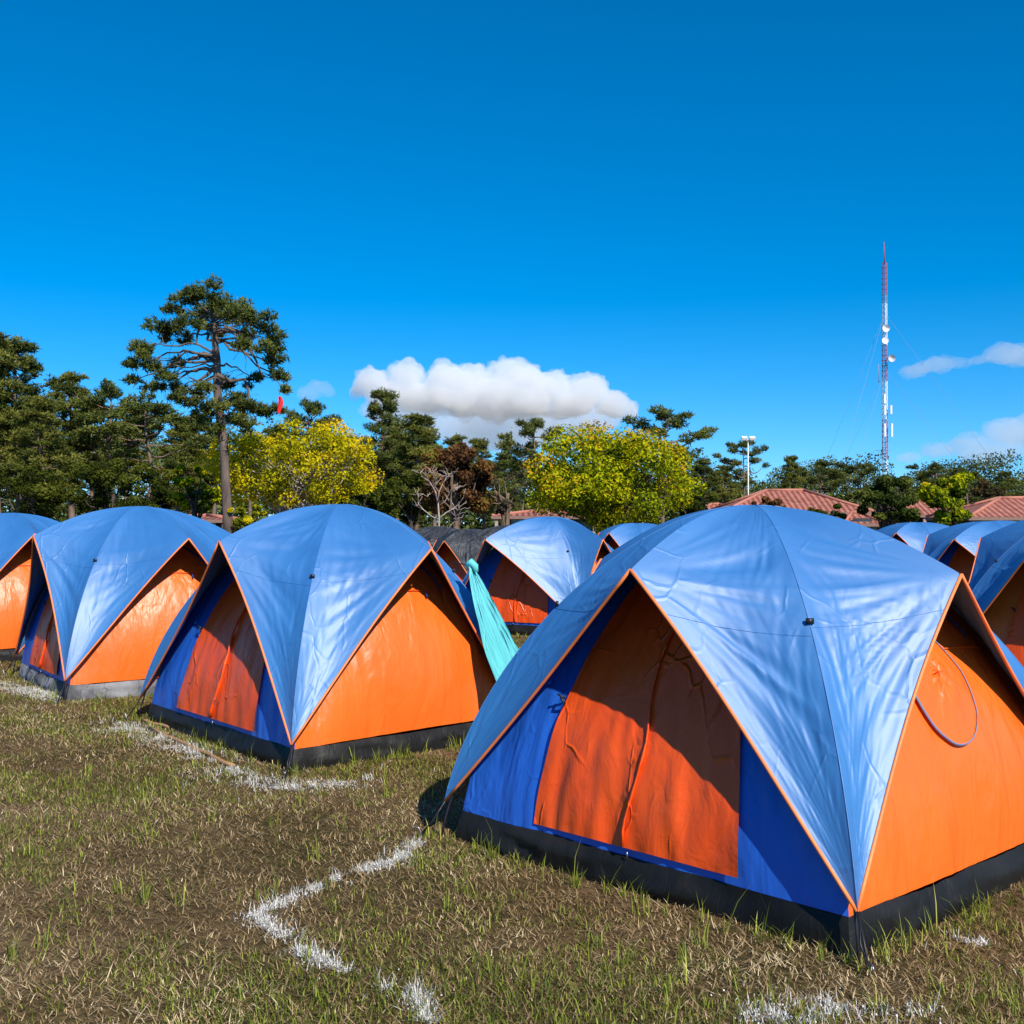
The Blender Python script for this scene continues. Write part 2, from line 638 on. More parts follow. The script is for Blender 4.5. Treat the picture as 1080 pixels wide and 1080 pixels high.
    # ---- door flap on the blue wall facing n-l (and its twin opposite)
    def patch(i, w0, w1, z0, z1, out, nu=28, nv_=30, amp=0.0, sd_=0, wtop=None):
        rows, uvs = [], []
        for a in range(nv_ + 1):
            q = a / nv_
            zf = z0 + (z1 - z0) * q
            row, uv = [], []
            for c_ in range(nu + 1):
                f_ = c_ / nu
                lo = w0 + ((wtop[0] - w0) * q if wtop else 0)
                hi = w1 + ((wtop[1] - w1) * q if wtop else 0)
                w = lo + (hi - lo) * f_
                d = out + amp * (1 - q) ** .7 * (fr(f_ * 6 + q * 1.5, q * 1.2, sd_, seed) * .9 + .5)
                d += amp * .6 * fr(f_ * 16, q * 5, sd_ + 4, seed) * (1 - q * .5)
                row.append(wall_pt(i, w, zf, d))
                uv.append((f_, q))
            rows.append(row)
            uvs.append(uv)
        return rows, uvs

    if door:
        for i in (0, 2) if detail else (0,):
            mb = MB()
            nu = max(10, int(36 * res))
            rows, uvs = patch(i, .22, .76, zb + .035 / H, .775, .012, nu, nu, .022, i)
            mb.grid(rows, uvs, flip=True)
            d_o = mb.build('door_flap', M['door'], root, origin=base)
            mb = MB()
            pts = []
            for q in range(19):
                qq = q / 18
                zf = zb + .04 / H + (.66 - zb) * qq
                w = .49 + .012 * math.sin(qq * 9 + seed) - .02 * qq
                pts.append(wall_pt(i, w, zf, .020 + .022 * (1 - qq) ** .7 * .9 + .004 * math.sin(qq * 23)))
            mb.tube(pts, [.014 + .004 * math.sin(q * 2.1) for q in range(19)], 6, flat=.45)
            mb.build('zip_placket', M['door'], d_o, origin=base)
            if detail:
                for w in (.205, .775):
                    mb = MB()
                    P = wall_pt(i, w, .44, .035)
                    mb.tube([P, P + Vector((.0, -.03, -.012)), P + Vector((.02, -.035, -.035))], .007, 6)
                    mb.tube([P + Vector((-.02, -.01, .012)), P + Vector((.025, -.01, -.012))], .006, 6)
                    mb.build('toggle', M['black'], d_o, origin=base)
                mb = MB()
                P = wall_pt(i, .49, zb + .02 / H, .03)
                mb.tube([P, P - Vector((0, 0, .03))], .004, 5)
                mb.build('zip_pull', M['steel'], d_o, origin=base)
    # ---- window on the orange wall facing r-n
    if window == 'arch':
        for i in ((3, 1) if detail else (3,)):
            mb = MB()
            pts = []
            for q in range(21):
                an = math.pi * q / 20
                pts.append(wall_pt(i, .5 + .30 * math.cos(an), .585 + .17 * math.sin(an), .014))
            mb.tube(pts, .015, 6, flat=.4)
            mb.build('window_zip', M['navy'], walls[i], origin=base)
            if detail:
                mb = MB()
                mb.tube([wall_pt(i, .22 + .56 * q / 12, .575, .012) for q in range(13)], .004, 5)
                mb.build('seam', M['door'], walls[i], origin=base)
                for w in (.36, .62):
                    P = wall_pt(i, w, .555, .03)
                    mb = MB()
                    mb.tube([P + Vector((0, 0, .02)), P, P + Vector((.012, -.01, -.025))], .007, 6)
                    mb.build('toggle', M['navy'], walls[i], origin=base)
    elif window == 'drop':
        i = 3
        oc, orr = .53, .14
        def dp(an, k=1.0, out=.02):
            cx, cy = math.cos(an), math.sin(an)
            w = oc + orr * k * cx * (1 - .35 * max(0, cy))
            zf = .515 + .165 * k * cy
            return wall_pt(i, w, zf, out)
        mb = MB()
        mb.tube([dp(math.pi * 2 * q / 48) for q in range(49)], .006, 6, flat=.5, cap=False)
        w_o = mb.build('window_zip', M['grey'], walls[i], origin=base)
        mb = MB()
        rows = []
        for a in range(12):
            rows.append([dp(math.pi * 2 * q / 48, a / 11, .016 + .02 * (1 - a / 11) * (1 + fr(q * .5, a * .6, 2, seed) * 2)) for q in range(49)])
        mb.grid(rows)
        mb.build('window_flap', M['orange'], walls[i], origin=base)
        mb = MB()
        mb.tube([wall_pt(i, .10 + .80 * q / 12, .575, .008) for q in range(13)], .004, 5)
        mb.build('seam', M['orange'], walls[i], origin=base)
        mb = MB()
        pts = [wall_pt(i, .5 + .32 * math.cos(math.pi * q / 20), .60 + .17 * math.sin(math.pi * q / 20), .014) for q in range(21)]
        mb.tube(pts, .013, 6, flat=.4)
        mb.build('window_zip', M['navy'], walls[i], origin=base)
    return root


def lat_keys(x, y, ang=.775, H=1.92, hp=1.58, sa=2.17, sb=2.45, sc=1.0, z0=0.0, p=0.0):
    """regular tent: centre x,y, rotated by ang"""
    a, b_ = sa * sc / 2, sb * sc / 2
    c, s = math.cos(ang), math.sin(ang)

    def W(lx, ly, z): return Vector((x + c * lx - s * ly, y + s * lx + c * ly, z + z0))
    return dict(n=W(-a, -b_, 0), l=W(-a, b_, 0), f=W(a, b_, 0), r=W(a, -b_, 0), apex=W(0, 0, H * sc),
                nl=W(-a - p, 0, hp * sc), lf=W(0, b_ + p, hp * sc), fr=W(a + p, 0, hp * sc), rn=W(0, -b_ - p, hp * sc))


def on_ray(P, u, v):
    """slide P to the point of the pixel's view ray at the same distance"""
    return at(u, v, P.y)


ROW1 = 'blue and orange dome tents in the front row'
ROWB = 'blue and orange dome tents in the rows behind'
# tent A: front right
kA = lat_keys(1.31, 6.13, .775)
kA['n'], kA['l'] = gnd(902, 1014), gnd(474, 884)
kA['r'] = gnd(1152, 893)
kA['f'] = kA['l'] + kA['r'] - kA['n']
kA['apex'] = on_ray(Vector(((kA['l'] + kA['r']) / 2)), 793, 533)
mid = (kA['n'] + kA['l']) / 2
kA['nl'] = at(665, 601, mid.y - .03)
mid = (kA['n'] + kA['r']) / 2
kA['rn'] = at(1014, 606, mid.y + .03)
kA['lf'] = at(634, 590, 6.62)
tA = make_tent(kA, 'largest nearest dome tent at the right, blue fly over a closed orange door', ROW1, seed=1, res=1.8, window='drop', bulge=.10)

kB = lat_keys(-1.58, 9.46, .75)
kB['n'], kB['l'] = gnd(308, 816), gnd(151, 760)
kB['r'] = gnd(547, 774)
kB['f'] = kB['l'] + kB['r'] - kB['n']
kB['apex'] = on_ray((kB['l'] + kB['r']) / 2, 360, 532)
kB['nl'] = at(231, 571, ((kB['n'] + kB['l']) / 2).y)
kB['rn'] = at(455, 579, ((kB['n'] + kB['r']) / 2).y)
tB = make_tent(kB, 'second largest dome tent, a turquoise cloth tied to its right corner', ROW1, seed=2, res=1.3)

kC = lat_keys(-4.10, 12.2, .63)
kC['n'] = gnd(70, 740)
kC['apex'] = on_ray(kC['apex'], 148, 534)
kC['nl'] = at(35, 565, kC['nl'].y)
kC['rn'] = at(199, 568, kC['rn'].y)
tC = make_tent(kC, 'left dome tent of the front row with whitish chalk on its black groundsheet', ROW1, seed=3, skirt='chalky')

kD = lat_keys(-6.95, 14.9, .66)
kD['apex'] = on_ray(kD['apex'], 12, 541)
kD['rn'] = at(37, 563, kD['rn'].y)
tD = make_tent(kD, 'dome tent at the far left edge, cut by the frame and half hidden', ROW1, seed=4, res=.7)

kE = lat_keys(.62, 17.6, .80)
kE['n'] = gnd(610, 673)
kE['apex'] = on_ray(kE['apex'], 579, 545)
kE['nl'] = at(511, 569, kE['nl'].y)
kE['rn'] = at(636, 569, kE['rn'].y)
tE = make_tent(kE, 'small distant dome tent seen between the two big front tents', ROWB, seed=5, res=.8)

kG = lat_keys(6.20, 11.55, .79)
kG['nl'] = at(1086, 584, kG['nl'].y)
tG = make_tent(kG, 'dome tent cut off at the right edge behind the nearest tent, red shaded face', ROWB, seed=6, res=.9, wm=('orange', 'orange', 'blue', 'orange'))

for (u, d, v, pk, lab, sdn) in (
        (672, 27.0, 552, None, 'tiny far dome tent just left of the big front tent, below the right yellow tree', 7),
        (1046, 20.3, 550, (1006, 569), 'far dome tent with dark red face right above the front tent\'s right awning', 8),
        (968, 28.0, 551, (945, 562), 'farthest small dome tent below the dark round tree', 9),
        (1056, 30.0, 549, None, 'far dome tent top peeking out below the rightmost roofed building', 10)):
    P = at(u, v, d)
    kk = lat_keys(P.x, d, .78, H=P.z if P.z > 1.6 else 1.7, hp=1.52)
    if pk: kk['nl'] = at(pk[0], pk[1], kk['nl'].y)
    make_tent(kk, lab, ROWB, seed=sdn, res=.45, detail=False)

for (u, d, v, lab, sdn, ang, fl) in (
        (496, 25, 558, 'small orange tent under a loose black cover between the front tents', 21, .95, 'tarp'),
        (462, 40, 555, 'dark grey covered dome tent beneath the bare white tree', 22, .6, 'tarp'),
        (534, 42, 554, 'dark grey covered dome tent left of the small distant blue tent', 23, .5, 'tarp')):
    P = at(u, v, d)
    kk = lat_keys(P.x, d, ang, H=max(1.5, P.z), hp=1.36, sa=1.9 if sdn == 21 else 2.6, sb=2.0 if sdn == 21 else 2.8)
    t_ = make_tent(kk, lab, 'dark covered tents far back', seed=sdn, res=.45, fly=fl, detail=False, door=False, window=None, wm=('door',) * 4)

#END_TENTS
# ------------------------------------------------------------------ turquoise cloth tied to the fly of the second tent
root = empty('tied_cloth', (kB['r'].x, kB['r'].y, 0))
tag(root, 'turquoise cloth tied to the fly, hanging down between the two big tents', 'cloth')
mb = MB()
top = at(497, 597, 8.95)
rows = []
botA, botB = at(531, 722, 8.55), at(556, 688, 9.5)
for a in range(41):
    q = a / 40
    row = []
    for c_ in range(37):
        w = c_ / 36
        A = top.lerp(botA, q)
        B = top.lerp(botB, q)
        wid = q ** .75
        Pm = top.lerp(botA.lerp(botB, .5), q)
        P = Pm + (A.lerp(B, w) - Pm) * (wid / max(q, .03) if q > .03 else 1)
        P = P + Vector((-.5, -.86, 0)) * ((abs(math.sin(w * 16 + 1.5 * q)) * .085 + math.sin(w * 37 + q * 5) * .02) * min(1, .3 + q) * (1.15 - q * .5) + .03 * noise.noise(Vector((w * 3, q * 3, 3))))
        P.z -= .10 * math.sin(math.pi * q) * (1 - w) + (0.05 * math.sin(w * 7 + 1) * q)
        P.z = max(P.z, .03)
        row.append(P)
    rows.append(row)
mb.grid(rows)
mb.build('sheet', M['turq'], root, origin=root.location)
mb = MB()
mb.tube([top + Vector((-.04, 0, .01)), top + Vector((0, -.01, .03)), top + Vector((.03, 0, 0)), top + Vector((.04, 0, -.05))], [.02, .035, .03, .02], 8)
mb.build('knot', M['turq'], root, origin=root.location)
mb = MB()
mb.tube([top + Vector((-.14, .02, .03)), top], .005, 5)
mb.build('tie_string', M['black'], root, origin=root.location)

# ------------------------------------------------------------------ stick and stones on the grass
def gp(u, v, h=0.0):
    p = gnd(u, v)
    p.z = gz(p.x, p.y) + h
    return p


woodm = simple('dry_wood', (.36, .20, .09), .8)
for k_, (a_, b_, lab) in enumerate((((158, 770), (246, 811), 'long thin dry bamboo stick lying on the grass beside the second tent'),
                                    ((150, 762), (205, 776), 'short thin dry stick lying along the black groundsheet of the second tent'))):
    A, B = gp(*a_, .018), gp(*b_, .018)
    mb = MB()
    pts = [A.lerp(B, q / 10) + Vector((0, 0, .006 * math.sin(q * 1.9))) + Vector((.006 * math.sin(q * 2.7), 0, 0)) for q in range(11)]
    mb.tube(pts, [.014 + .002 * (q % 3 == 0) for q in range(11)], 7)
    tag(mb.build('stick', woodm, origin=A, loc=A), lab, 'stick', 'sticks on the grass')

# ------------------------------------------------------------------ grass
rng = np.random.default_rng(5)
sn = [(rng.uniform(-1, 1, 2) * sc_, rng.uniform(0, 6.28)) for sc_ in (1.2, 2, 3, 4.5, 7, 10) for _ in range(3)]


def fld(x, y, k=1.0, off=0.0):
    r = 0
    for i_, (w_, ph) in enumerate(sn):
        r = r + np.sin(k * (w_[0] * x + w_[1] * y) * 1.7 + ph + off * (i_ + 1)) / (1 + i_ // 3) ** .6
    return r / 4.2


quads = []
for kk in (kA, kB, kC, kD, kE, kG):
    quads.append(np.array([[kk[c].x, kk[c].y] for c in 'nlfr']))


def inside(x, y, m=.04):
    r = np.zeros(len(x), bool)
    for q in quads:
        c0 = q.mean(0)
        qq = c0 + (q - c0) * (1 - m)
        sgn = None
        ok = np.ones(len(x), bool)
        for i in range(4):
            a_, b_ = qq[i], qq[(i + 1) % 4]
            cr = (b_[0] - a_[0]) * (y - a_[1]) - (b_[1] - a_[1]) * (x - a_[0])
            s0 = np.sign((b_[0] - a_[0]) * (c0[1] - a_[1]) - (b_[1] - a_[1]) * (c0[0] - a_[0]))
            ok &= cr * s0 > 0
        r |= ok
    return r


chalk = [[(430, 892), (410, 912), (382, 922), (352, 931), (322, 940), (292, 958), (276, 968), (284, 985), (305, 1000), (335, 1014), (352, 1022), (395, 1040), (425, 1048), (445, 1062), (462, 1078)],
         [(455, 888), (430, 892), (405, 912)],
         [(112, 764), (150, 775), (205, 795), (250, 818), (290, 835), (330, 832), (370, 824), (402, 816)],
         [(0, 722), (25, 727), (50, 733), (70, 742)],
         [(780, 1076), (830, 1072), (880, 1064), (930, 1062), (1000, 1062)],
         [(1004, 990), (1030, 997), (1050, 1000)]]
chalk_w = [.021, .021, .10, .08, .06, .05]
chalk_d = [.55, .35, .5, 1.2, .45, .5]


def chalk_pts(pl, n, wid, r, gap):
    P = np.array([[gnd(*p).x, gnd(*p).y] for p in pl])
    L = np.r_[0, np.cumsum(np.linalg.norm(np.diff(P, axis=0), axis=1))]
    t = r.uniform(0, L[-1], n)
    x = np.interp(t, L, P[:, 0])
    y = np.interp(t, L, P[:, 1])
    wid = wid * r.choice([.5, 1, 2.2], n, p=[.4, .4, .2])
    x = x + r.normal(0, 1, n) * wid + .03 * np.sin(t * 9)
    y = y + r.normal(0, 1, n) * wid + .02 * np.sin(t * 13 + 2)
    keep = fld(x * 4.5, y * 4.5, 1, 1.3) + .7 * fld(x * 14, y * 14, 1, 3.3) > gap + .12
    return x[keep], y[keep]


def blades(x, y, ln, wd, lean, az, curl, zb_=None, r=rng):
    """each blade: 5 verts (2 base, 2 mid, 1 tip) as two quads with a doubled tip"""
    n = len(x)
    z0 = np.zeros(n) if zb_ is None else zb_
    dx, dy = np.cos(az), np.sin(az)
    sx, sy = -dy, dx
    h1 = ln * .55
    hx1, hz1 = h1 * np.sin(lean), h1 * np.cos(lean)
    l2 = np.minimum(lean + curl, 1.62)
    hx2, hz2 = hx1 + ln * .45 * np.sin(l2), hz1 + ln * .45 * np.cos(l2)
    V = np.empty((n, 5, 3), np.float32)
    V[:, 0] = np.stack([x - sx * wd / 2, y - sy * wd / 2, z0 - .004], 1)
    V[:, 1] = np.stack([x + sx * wd / 2, y + sy * wd / 2, z0 - .004], 1)
    V[:, 2] = np.stack([x + dx * hx1 + sx * wd * .42, y + dy * hx1 + sy * wd * .42, z0 + hz1], 1)
    V[:, 3] = np.stack([x + dx * hx1 - sx * wd * .42, y + dy * hx1 - sy * wd * .42, z0 + hz1], 1)
    V[:, 4] = np.stack([x + dx * hx2, y + dy * hx2, z0 + hz2], 1)
    b_ = (np.arange(n) * 5)[:, None]
    T = np.concatenate([b_ + [0, 1, 2], b_ + [0, 2, 3], b_ + [3, 2, 4]], 0)
    return V.reshape(-1, 3), T


def gzn(x, y):
    return np.array([gz(a_, b_) for a_, b_ in zip(x, y)])


gmat = leafmat('grass_blades', [(0, (.055, .075, .010)), (.35, (.13, .165, .018)), (.7, (.27, .31, .034)), (1, (.46, .46, .09))], .2, .6, .2)
smat = leafmat('straw_blades', [(0, (.065, .040, .017)), (.3, (.20, .132, .060)), (.7, (.43, .30, .15)), (1, (.78, .62, .38))], .1, .8, .15)
cmat = leafmat('chalk_bits', [(0, (.30, .27, .20)), (.35, (.52, .50, .45)), (1, (.80, .80, .78))], .05, .9, .1)


def field_pts(n, y0, y1, r):
    y = r.uniform(y0, y1, n)
    x = r.uniform(-1, 1, n) * (.56 * y + .9)
    return x, y


# straw: flat-lying dry thatch
x, y = field_pts(360000, 2.8, 15.5, rng)
k_ = ~inside(x, y)
x, y = x[k_], y[k_]
n = len(x)
z = gzn(x, y)
V, T = blades(x, y, rng.gamma(3, .0085, n) + .010, rng.uniform(.0014, .0034, n) * (1 + y * .08), rng.uniform(.95, 1.52, n), rng.uniform(0, 6.28, n), rng.uniform(-.3, .25, n), z + rng.uniform(0, .012, n))
rn = np.clip(rng.normal(.42, .24, n) + .26 * fld(x, y, 1.5), 0, 1)
tag(mesh_np('dry_grass', V, T, smat, rnd=np.tile(rn, 3)), 'flattened straw coloured thatch covering the field', 'grass', kind='stuff')
# green blades in patches
x, y = field_pts(340000, 2.8, 15.5, rng)
f = fld(x, y, 1.0, .4) + .5 * fld(x, y, 4.0, 2.0)
bare = np.exp(-(((x + 1.75) / .9) ** 2 + ((y - 5.3) / .9) ** 2)) * 1.1
k_ = ~inside(x, y) & (rng.uniform(0, 1, len(x)) < np.clip(.45 + 1.0 * f - 1.2 * bare + .16 * (y > 6.5), .03, 1))
x, y, f = x[k_], y[k_], f[k_]
n = len(x)
z = gzn(x, y)
ln = rng.gamma(3.0, .0078, n) + .010
ln = np.minimum(ln, .11) * (1 + .3 * np.clip(f, -.5, 1))
V, T = blades(x, y, ln, rng.uniform(.0018, .0042, n) * (1 + y * .05), rng.uniform(.05, 1.15, n), rng.uniform(0, 6.28, n), rng.uniform(.1, .8, n), z)
rn = np.clip(rng.normal(.45, .25, n) - .1 * f, 0, 1)
tag(mesh_np('green_grass', V, T, gmat, rnd=np.tile(rn, 3)), 'short green grass blades growing in patches over the field', 'grass', kind='stuff')
# far turf, coarser
x, y = field_pts(60000, 15, 42, rng)
k_ = ~inside(x, y)
x, y = x[k_], y[k_]
n = len(x)
V, T = blades(x, y, rng.uniform(.04, .12, n), rng.uniform(.012, .02, n), rng.uniform(.2, 1.3, n), rng.uniform(0, 6.28, n), rng.uniform(.1, .6, n), np.zeros(n))
tag(mesh_np('far_grass', V, T, gmat, rnd=np.tile(rng.uniform(.1, .9, n), 3)), 'grass between the rear rows of tents', 'grass', kind='stuff')
# taller tufts growing against the groundsheets
bx, by = [], []
for q, cnt in ((quads[0], 34), (quads[1], 26), (quads[2], 16)):
    for (i, j) in ((0, 1), (3, 0)):
        for _ in range(cnt):
            t_ = rng.uniform()
            P = q[i] * (1 - t_) + q[j] * t_
            o = P - q.mean(0)
            P = P + o / np.linalg.norm(o) * rng.uniform(.05, .16)
            m_ = rng.integers(4, 14)
            bx += list(P[0] + rng.normal(0, .012, m_))
            by += list(P[1] + rng.normal(0, .012, m_))
for _ in range(230):
    yy = rng.uniform(3, 11)
    xx = rng.uniform(-1, 1) * (.52 * yy)
    if inside(np.array([xx]), np.array([yy]), -.03)[0]: continue
    m_ = rng.integers(5, 16)
    bx += list(xx + rng.normal(0, .016, m_))
    by += list(yy + rng.normal(0, .016, m_))
x, y = np.array(bx), np.array(by)
n = len(x)
V, T = blades(x, y, rng.gamma(4, .019, n) + .02, rng.uniform(.003, .0055, n), rng.uniform(.02, .7, n), rng.uniform(0, 6.28, n), rng.uniform(.1, .8, n), gzn(x, y))
tag(mesh_np('tall_grass_tufts', V, T, gmat, rnd=np.tile(np.clip(rng.normal(.5, .25, n), 0, 1), 3)), 'longer grass tufts along the black tent bases', 'grass', kind='stuff')

# chalk lines
for i, pl in enumerate(chalk):
    P = np.array([[gnd(*p).x, gnd(*p).y] for p in pl])
    Lt = np.linalg.norm(np.diff(P, axis=0), axis=1).sum()
    x, y = chalk_pts(pl, int(6500 * Lt * chalk_d[i]), chalk_w[i], rng, -.22 if i == 0 else .0)
    k_ = ~inside(x, y, 0)
    x, y = x[k_], y[k_]
    n = len(x)
    z = gzn(x, y)
    m_ = n * 2 // 3
    V1, T1 = blades(x[:m_], y[:m_], rng.gamma(3, .008, m_) + .006, rng.uniform(.0016, .0038, m_), rng.uniform(.3, 1.5, m_), rng.uniform(0, 6.28, m_), rng.uniform(-.2, .4, m_), z[:m_] + rng.uniform(.0, .010, m_))
    V2, T2 = blades(x[m_:], y[m_:], rng.uniform(.003, .008, n - m_), rng.uniform(.003, .008, n - m_), np.full(n - m_, 1.45), rng.uniform(0, 6.28, n - m_), np.full(n - m_, .1), z[m_:] + rng.uniform(.012, .018, n - m_))
    V = np.concatenate([V1, V2])
    T = np.concatenate([T1, T2 + len(V1)])
    tag(mesh_np('chalk_line', V, T, cmat, rnd=rng.uniform(0, 1, len(T))), 'broken white chalk line on the grass', 'chalk line', kind='structure')

# ------------------------------------------------------------------ foliage builders
def leaf_quads(C, Nrm, size, asp=.6, r=rng):
    """rhombic leaves at centres C facing roughly Nrm"""
    n = len(C)
    a_ = r.normal(0, 1, (n, 3))
    a_ -= (a_ * Nrm).sum(1, keepdims=True) * Nrm
    a_ /= np.linalg.norm(a_, axis=1, keepdims=True) + 1e-9
    c_ = np.cross(Nrm, a_)
    s_ = size[:, None]
    V = np.stack([C - a_ * s_ * .5, C + c_ * s_ * asp * .5, C + a_ * s_ * .5, C - c_ * s_ * asp * .5], 1)
    b_ = (np.arange(n) * 4)[:, None]
    return V.reshape(-1, 3), b_ + [0, 1, 2, 3]


def unit(n, r):
    v = r.normal(0, 1, (n, 3))
    return v / np.linalg.norm(v, axis=1, keepdims=True)


def needle_clumps(cl, per, r, ln=.34, wd=.06):
    """cl: list of (x,y,z,rx,rz); bursts of needles around points spread through flattened clumps"""
    CV, rn = [], []
    for (x, y, z, rx, rz) in cl:
        m = max(6, int(per * (rx / 1.0) ** 1.6))
        d = unit(m, r) * (r.uniform(.15, 1, m) ** .5)[:, None]
        d[:, 2] = np.where(d[:, 2] < 0, d[:, 2] * .55, d[:, 2])
        c = np.array([x, y, z]) + d * [rx, rx, rz]
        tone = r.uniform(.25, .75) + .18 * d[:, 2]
        k = 8
        cc = np.repeat(c, k, 0)
        nd = unit(m * k, r) + [0, 0, .55]
        nd /= np.linalg.norm(nd, axis=1, keepdims=True)
        sd_ = np.cross(nd, unit(m * k, r))
        sd_ /= np.linalg.norm(sd_, axis=1, keepdims=True) + 1e-9
        L = r.uniform(.6, 1.2, (m * k, 1)) * ln
        w_ = wd * .5
        V = np.stack([cc - sd_ * w_, cc + sd_ * w_, cc + nd * L + sd_ * w_ * .6, cc + nd * L - sd_ * w_ * .6], 1)
        CV.append(V.reshape(-1, 3))
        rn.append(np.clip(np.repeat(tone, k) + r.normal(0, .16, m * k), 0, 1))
    V = np.concatenate(CV)
    return V, np.arange(len(V)).reshape(-1, 4), np.concatenate(rn)


PINE_M = leafmat('pine_needles', [(0, (.022, .034, .008)), (.4, (.058, .078, .012)), (.75, (.12, .14, .022)), (1, (.20, .19, .04))], .12, .6, .2)
PINE_L = leafmat('pine_needles_olive', [(0, (.032, .042, .008)), (.4, (.088, .102, .014)), (.75, (.17, .175, .026)), (1, (.27, .235, .045))], .12, .6, .2)
BARK_P = bark('pine_bark', (.10, .06, .04), (.21, .145, .10), 4)
BARK_W = bark('pale_bark', (.30, .24, .19), (.52, .45, .38), 6)
BARK_D = bark('dark_bark', (.035, .026, .022), (.09, .068, .055), 6)


def limb_path(a, b, r, sag=0.0, n=7, wob=.06):
    a, b = Vector(a), Vector(b)
    L = (b - a).length
    out = []
    for i in range(n):
        q = i / (n - 1)
        p = a.lerp(b, q) + Vector((0, 0, sag * L * math.sin(math.pi * q)))
        if 0 < i < n - 1:
            p += Vector(r.normal(0, wob * L * .5, 3))
        out.append(p)
    return out


def pine_mesh(h, crown0, wid, seed, style=0, n_cl=34):
    r = np.random.default_rng(seed)
    tb = MB()
    lean = r.normal(0, .02, 2)
    tr = [Vector((lean[0] * h * (q / 8) ** 1.3 + .12 * math.sin(q * 1.1 + seed), lean[1] * h * (q / 8), h * .97 * q / 8)) for q in range(9)]
    R0 = .013 * h + .06
    tb.tube(tr, [R0 * (1 - .82 * q / 8) for q in range(9)], 8)
    cl = []

    def tpt(z):
        q = max(0, min(7.999, z / (h * .97) * 8))
        i = int(q)
        return tr[i].lerp(tr[i + 1], q - i)
    ga = r.uniform(0, 6.28)
    for i in range(n_cl):
        q = (i + .5) / n_cl
        zz = h * (crown0 + (1 - crown0) * q ** (.85 if style == 0 else .6))
        prof = (1 - .78 * q ** 1.6) * (.55 + .45 * min(1, q * 4)) if style == 0 else (.35 + 1.0 * math.sin(math.pi * min(1, q * .62 + .25))) * (1 if q < .9 else .6)
        an = ga + i * 2.4 + r.normal(0, .3)
        rad = wid * prof * r.uniform(.45, 1.05)
        st = tpt(min(zz, h * .95) - rad * .28)
        en = Vector((st.x + math.cos(an) * rad, st.y + math.sin(an) * rad, zz + r.normal(0, .02 * h)))
        pth = limb_path(st, en, r, -.06)
        r0 = .014 * h * (1 - .6 * q) * .5 + .02
        tb.tube(pth, [r0 * (1 - .75 * k / 6) for k in range(7)], 5)
        cr = wid * r.uniform(.20, .40) * (1 - .3 * q)
        cl.append((en.x, en.y, en.z + cr * .15, cr, cr * r.uniform(.5, .95)))
        if r.uniform() < .75:
            m_ = pth[4]
            cl.append((m_.x + r.normal(0, .2), m_.y + r.normal(0, .2), m_.z + cr * .3, cr * .75, cr * .65))
    for _ in range(int(r.integers(2, 5))):          # bare dead stubs under the crown
        zz = h * r.uniform(crown0 * .5, crown0 + .05)
        an = r.uniform(0, 6.28)
        a_ = tpt(zz)
        tb.tube(limb_path(a_, a_ + Vector((math.cos(an), math.sin(an), r.uniform(-.2, .25))) * r.uniform(.8, 2.0), r), [.04, .035, .03, .025, .02, .015, .01], 4)
    t_ = tr[-1]
    cl.append((t_.x, t_.y, t_.z + .1, wid * .24, wid * .22))
    return tb, cl, r


def make_pine_proto(h, crown0, wid, seed, style, n_cl, per, mat, ln=.34, wd=.065):
    tb, cl, r = pine_mesh(h, crown0, wid, seed, style, n_cl)
    root = empty('pine_tree', (0, 0, 0))
    tb.build('trunk', BARK_P, root)
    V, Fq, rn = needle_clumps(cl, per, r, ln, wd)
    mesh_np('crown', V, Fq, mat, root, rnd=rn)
    return root


def dup(root, loc, rz=0, sc=1.0):
    c = root.copy()
    col.objects.link(c)
    for ch in root.children:
        d = ch.copy()
        d.parent = c
        col.objects.link(d)
    c.location = loc
    c.rotation_euler = (0, 0, rz)
    c.scale = sc if hasattr(sc, '__len__') else (sc, sc, sc)
    return c


protos = {
    'tall': [make_pine_proto(16, .38, 3.0, 11, 0, 44, 60, PINE_M), make_pine_proto(16, .48, 2.7, 12, 0, 38, 60, PINE_L), make_pine_proto(16, .30, 3.4, 13, 0, 48, 60, PINE_L)],
    'flat': [make_pine_proto(12, .62, 2.9, 21, 1, 17, 66, PINE_M), make_pine_proto(12, .55, 2.5, 22, 1, 15, 66, PINE_M)],
}
used = {}


def place_pine(kind, idx, u, vtop, d, label, group, rz=0, wsc=1.0):
    P = at(u, vtop, d)
    pr = protos[kind][idx]
    h0 = 16.4 if kind == 'tall' else 12.4
    s_ = P.z / h0
    key = (kind, idx)
    if key not in used:
        used[key] = 1
        o = pr
        o.location = (P.x, d, 0)
        o.rotation_euler = (0, 0, rz)
        o.scale = (s_ * wsc, s_ * wsc, s_)
    else:
        o = dup(pr, (P.x, d, 0), rz, (s_ * wsc, s_ * wsc, s_))
    tag(o, label, 'pine tree', group)
    return o


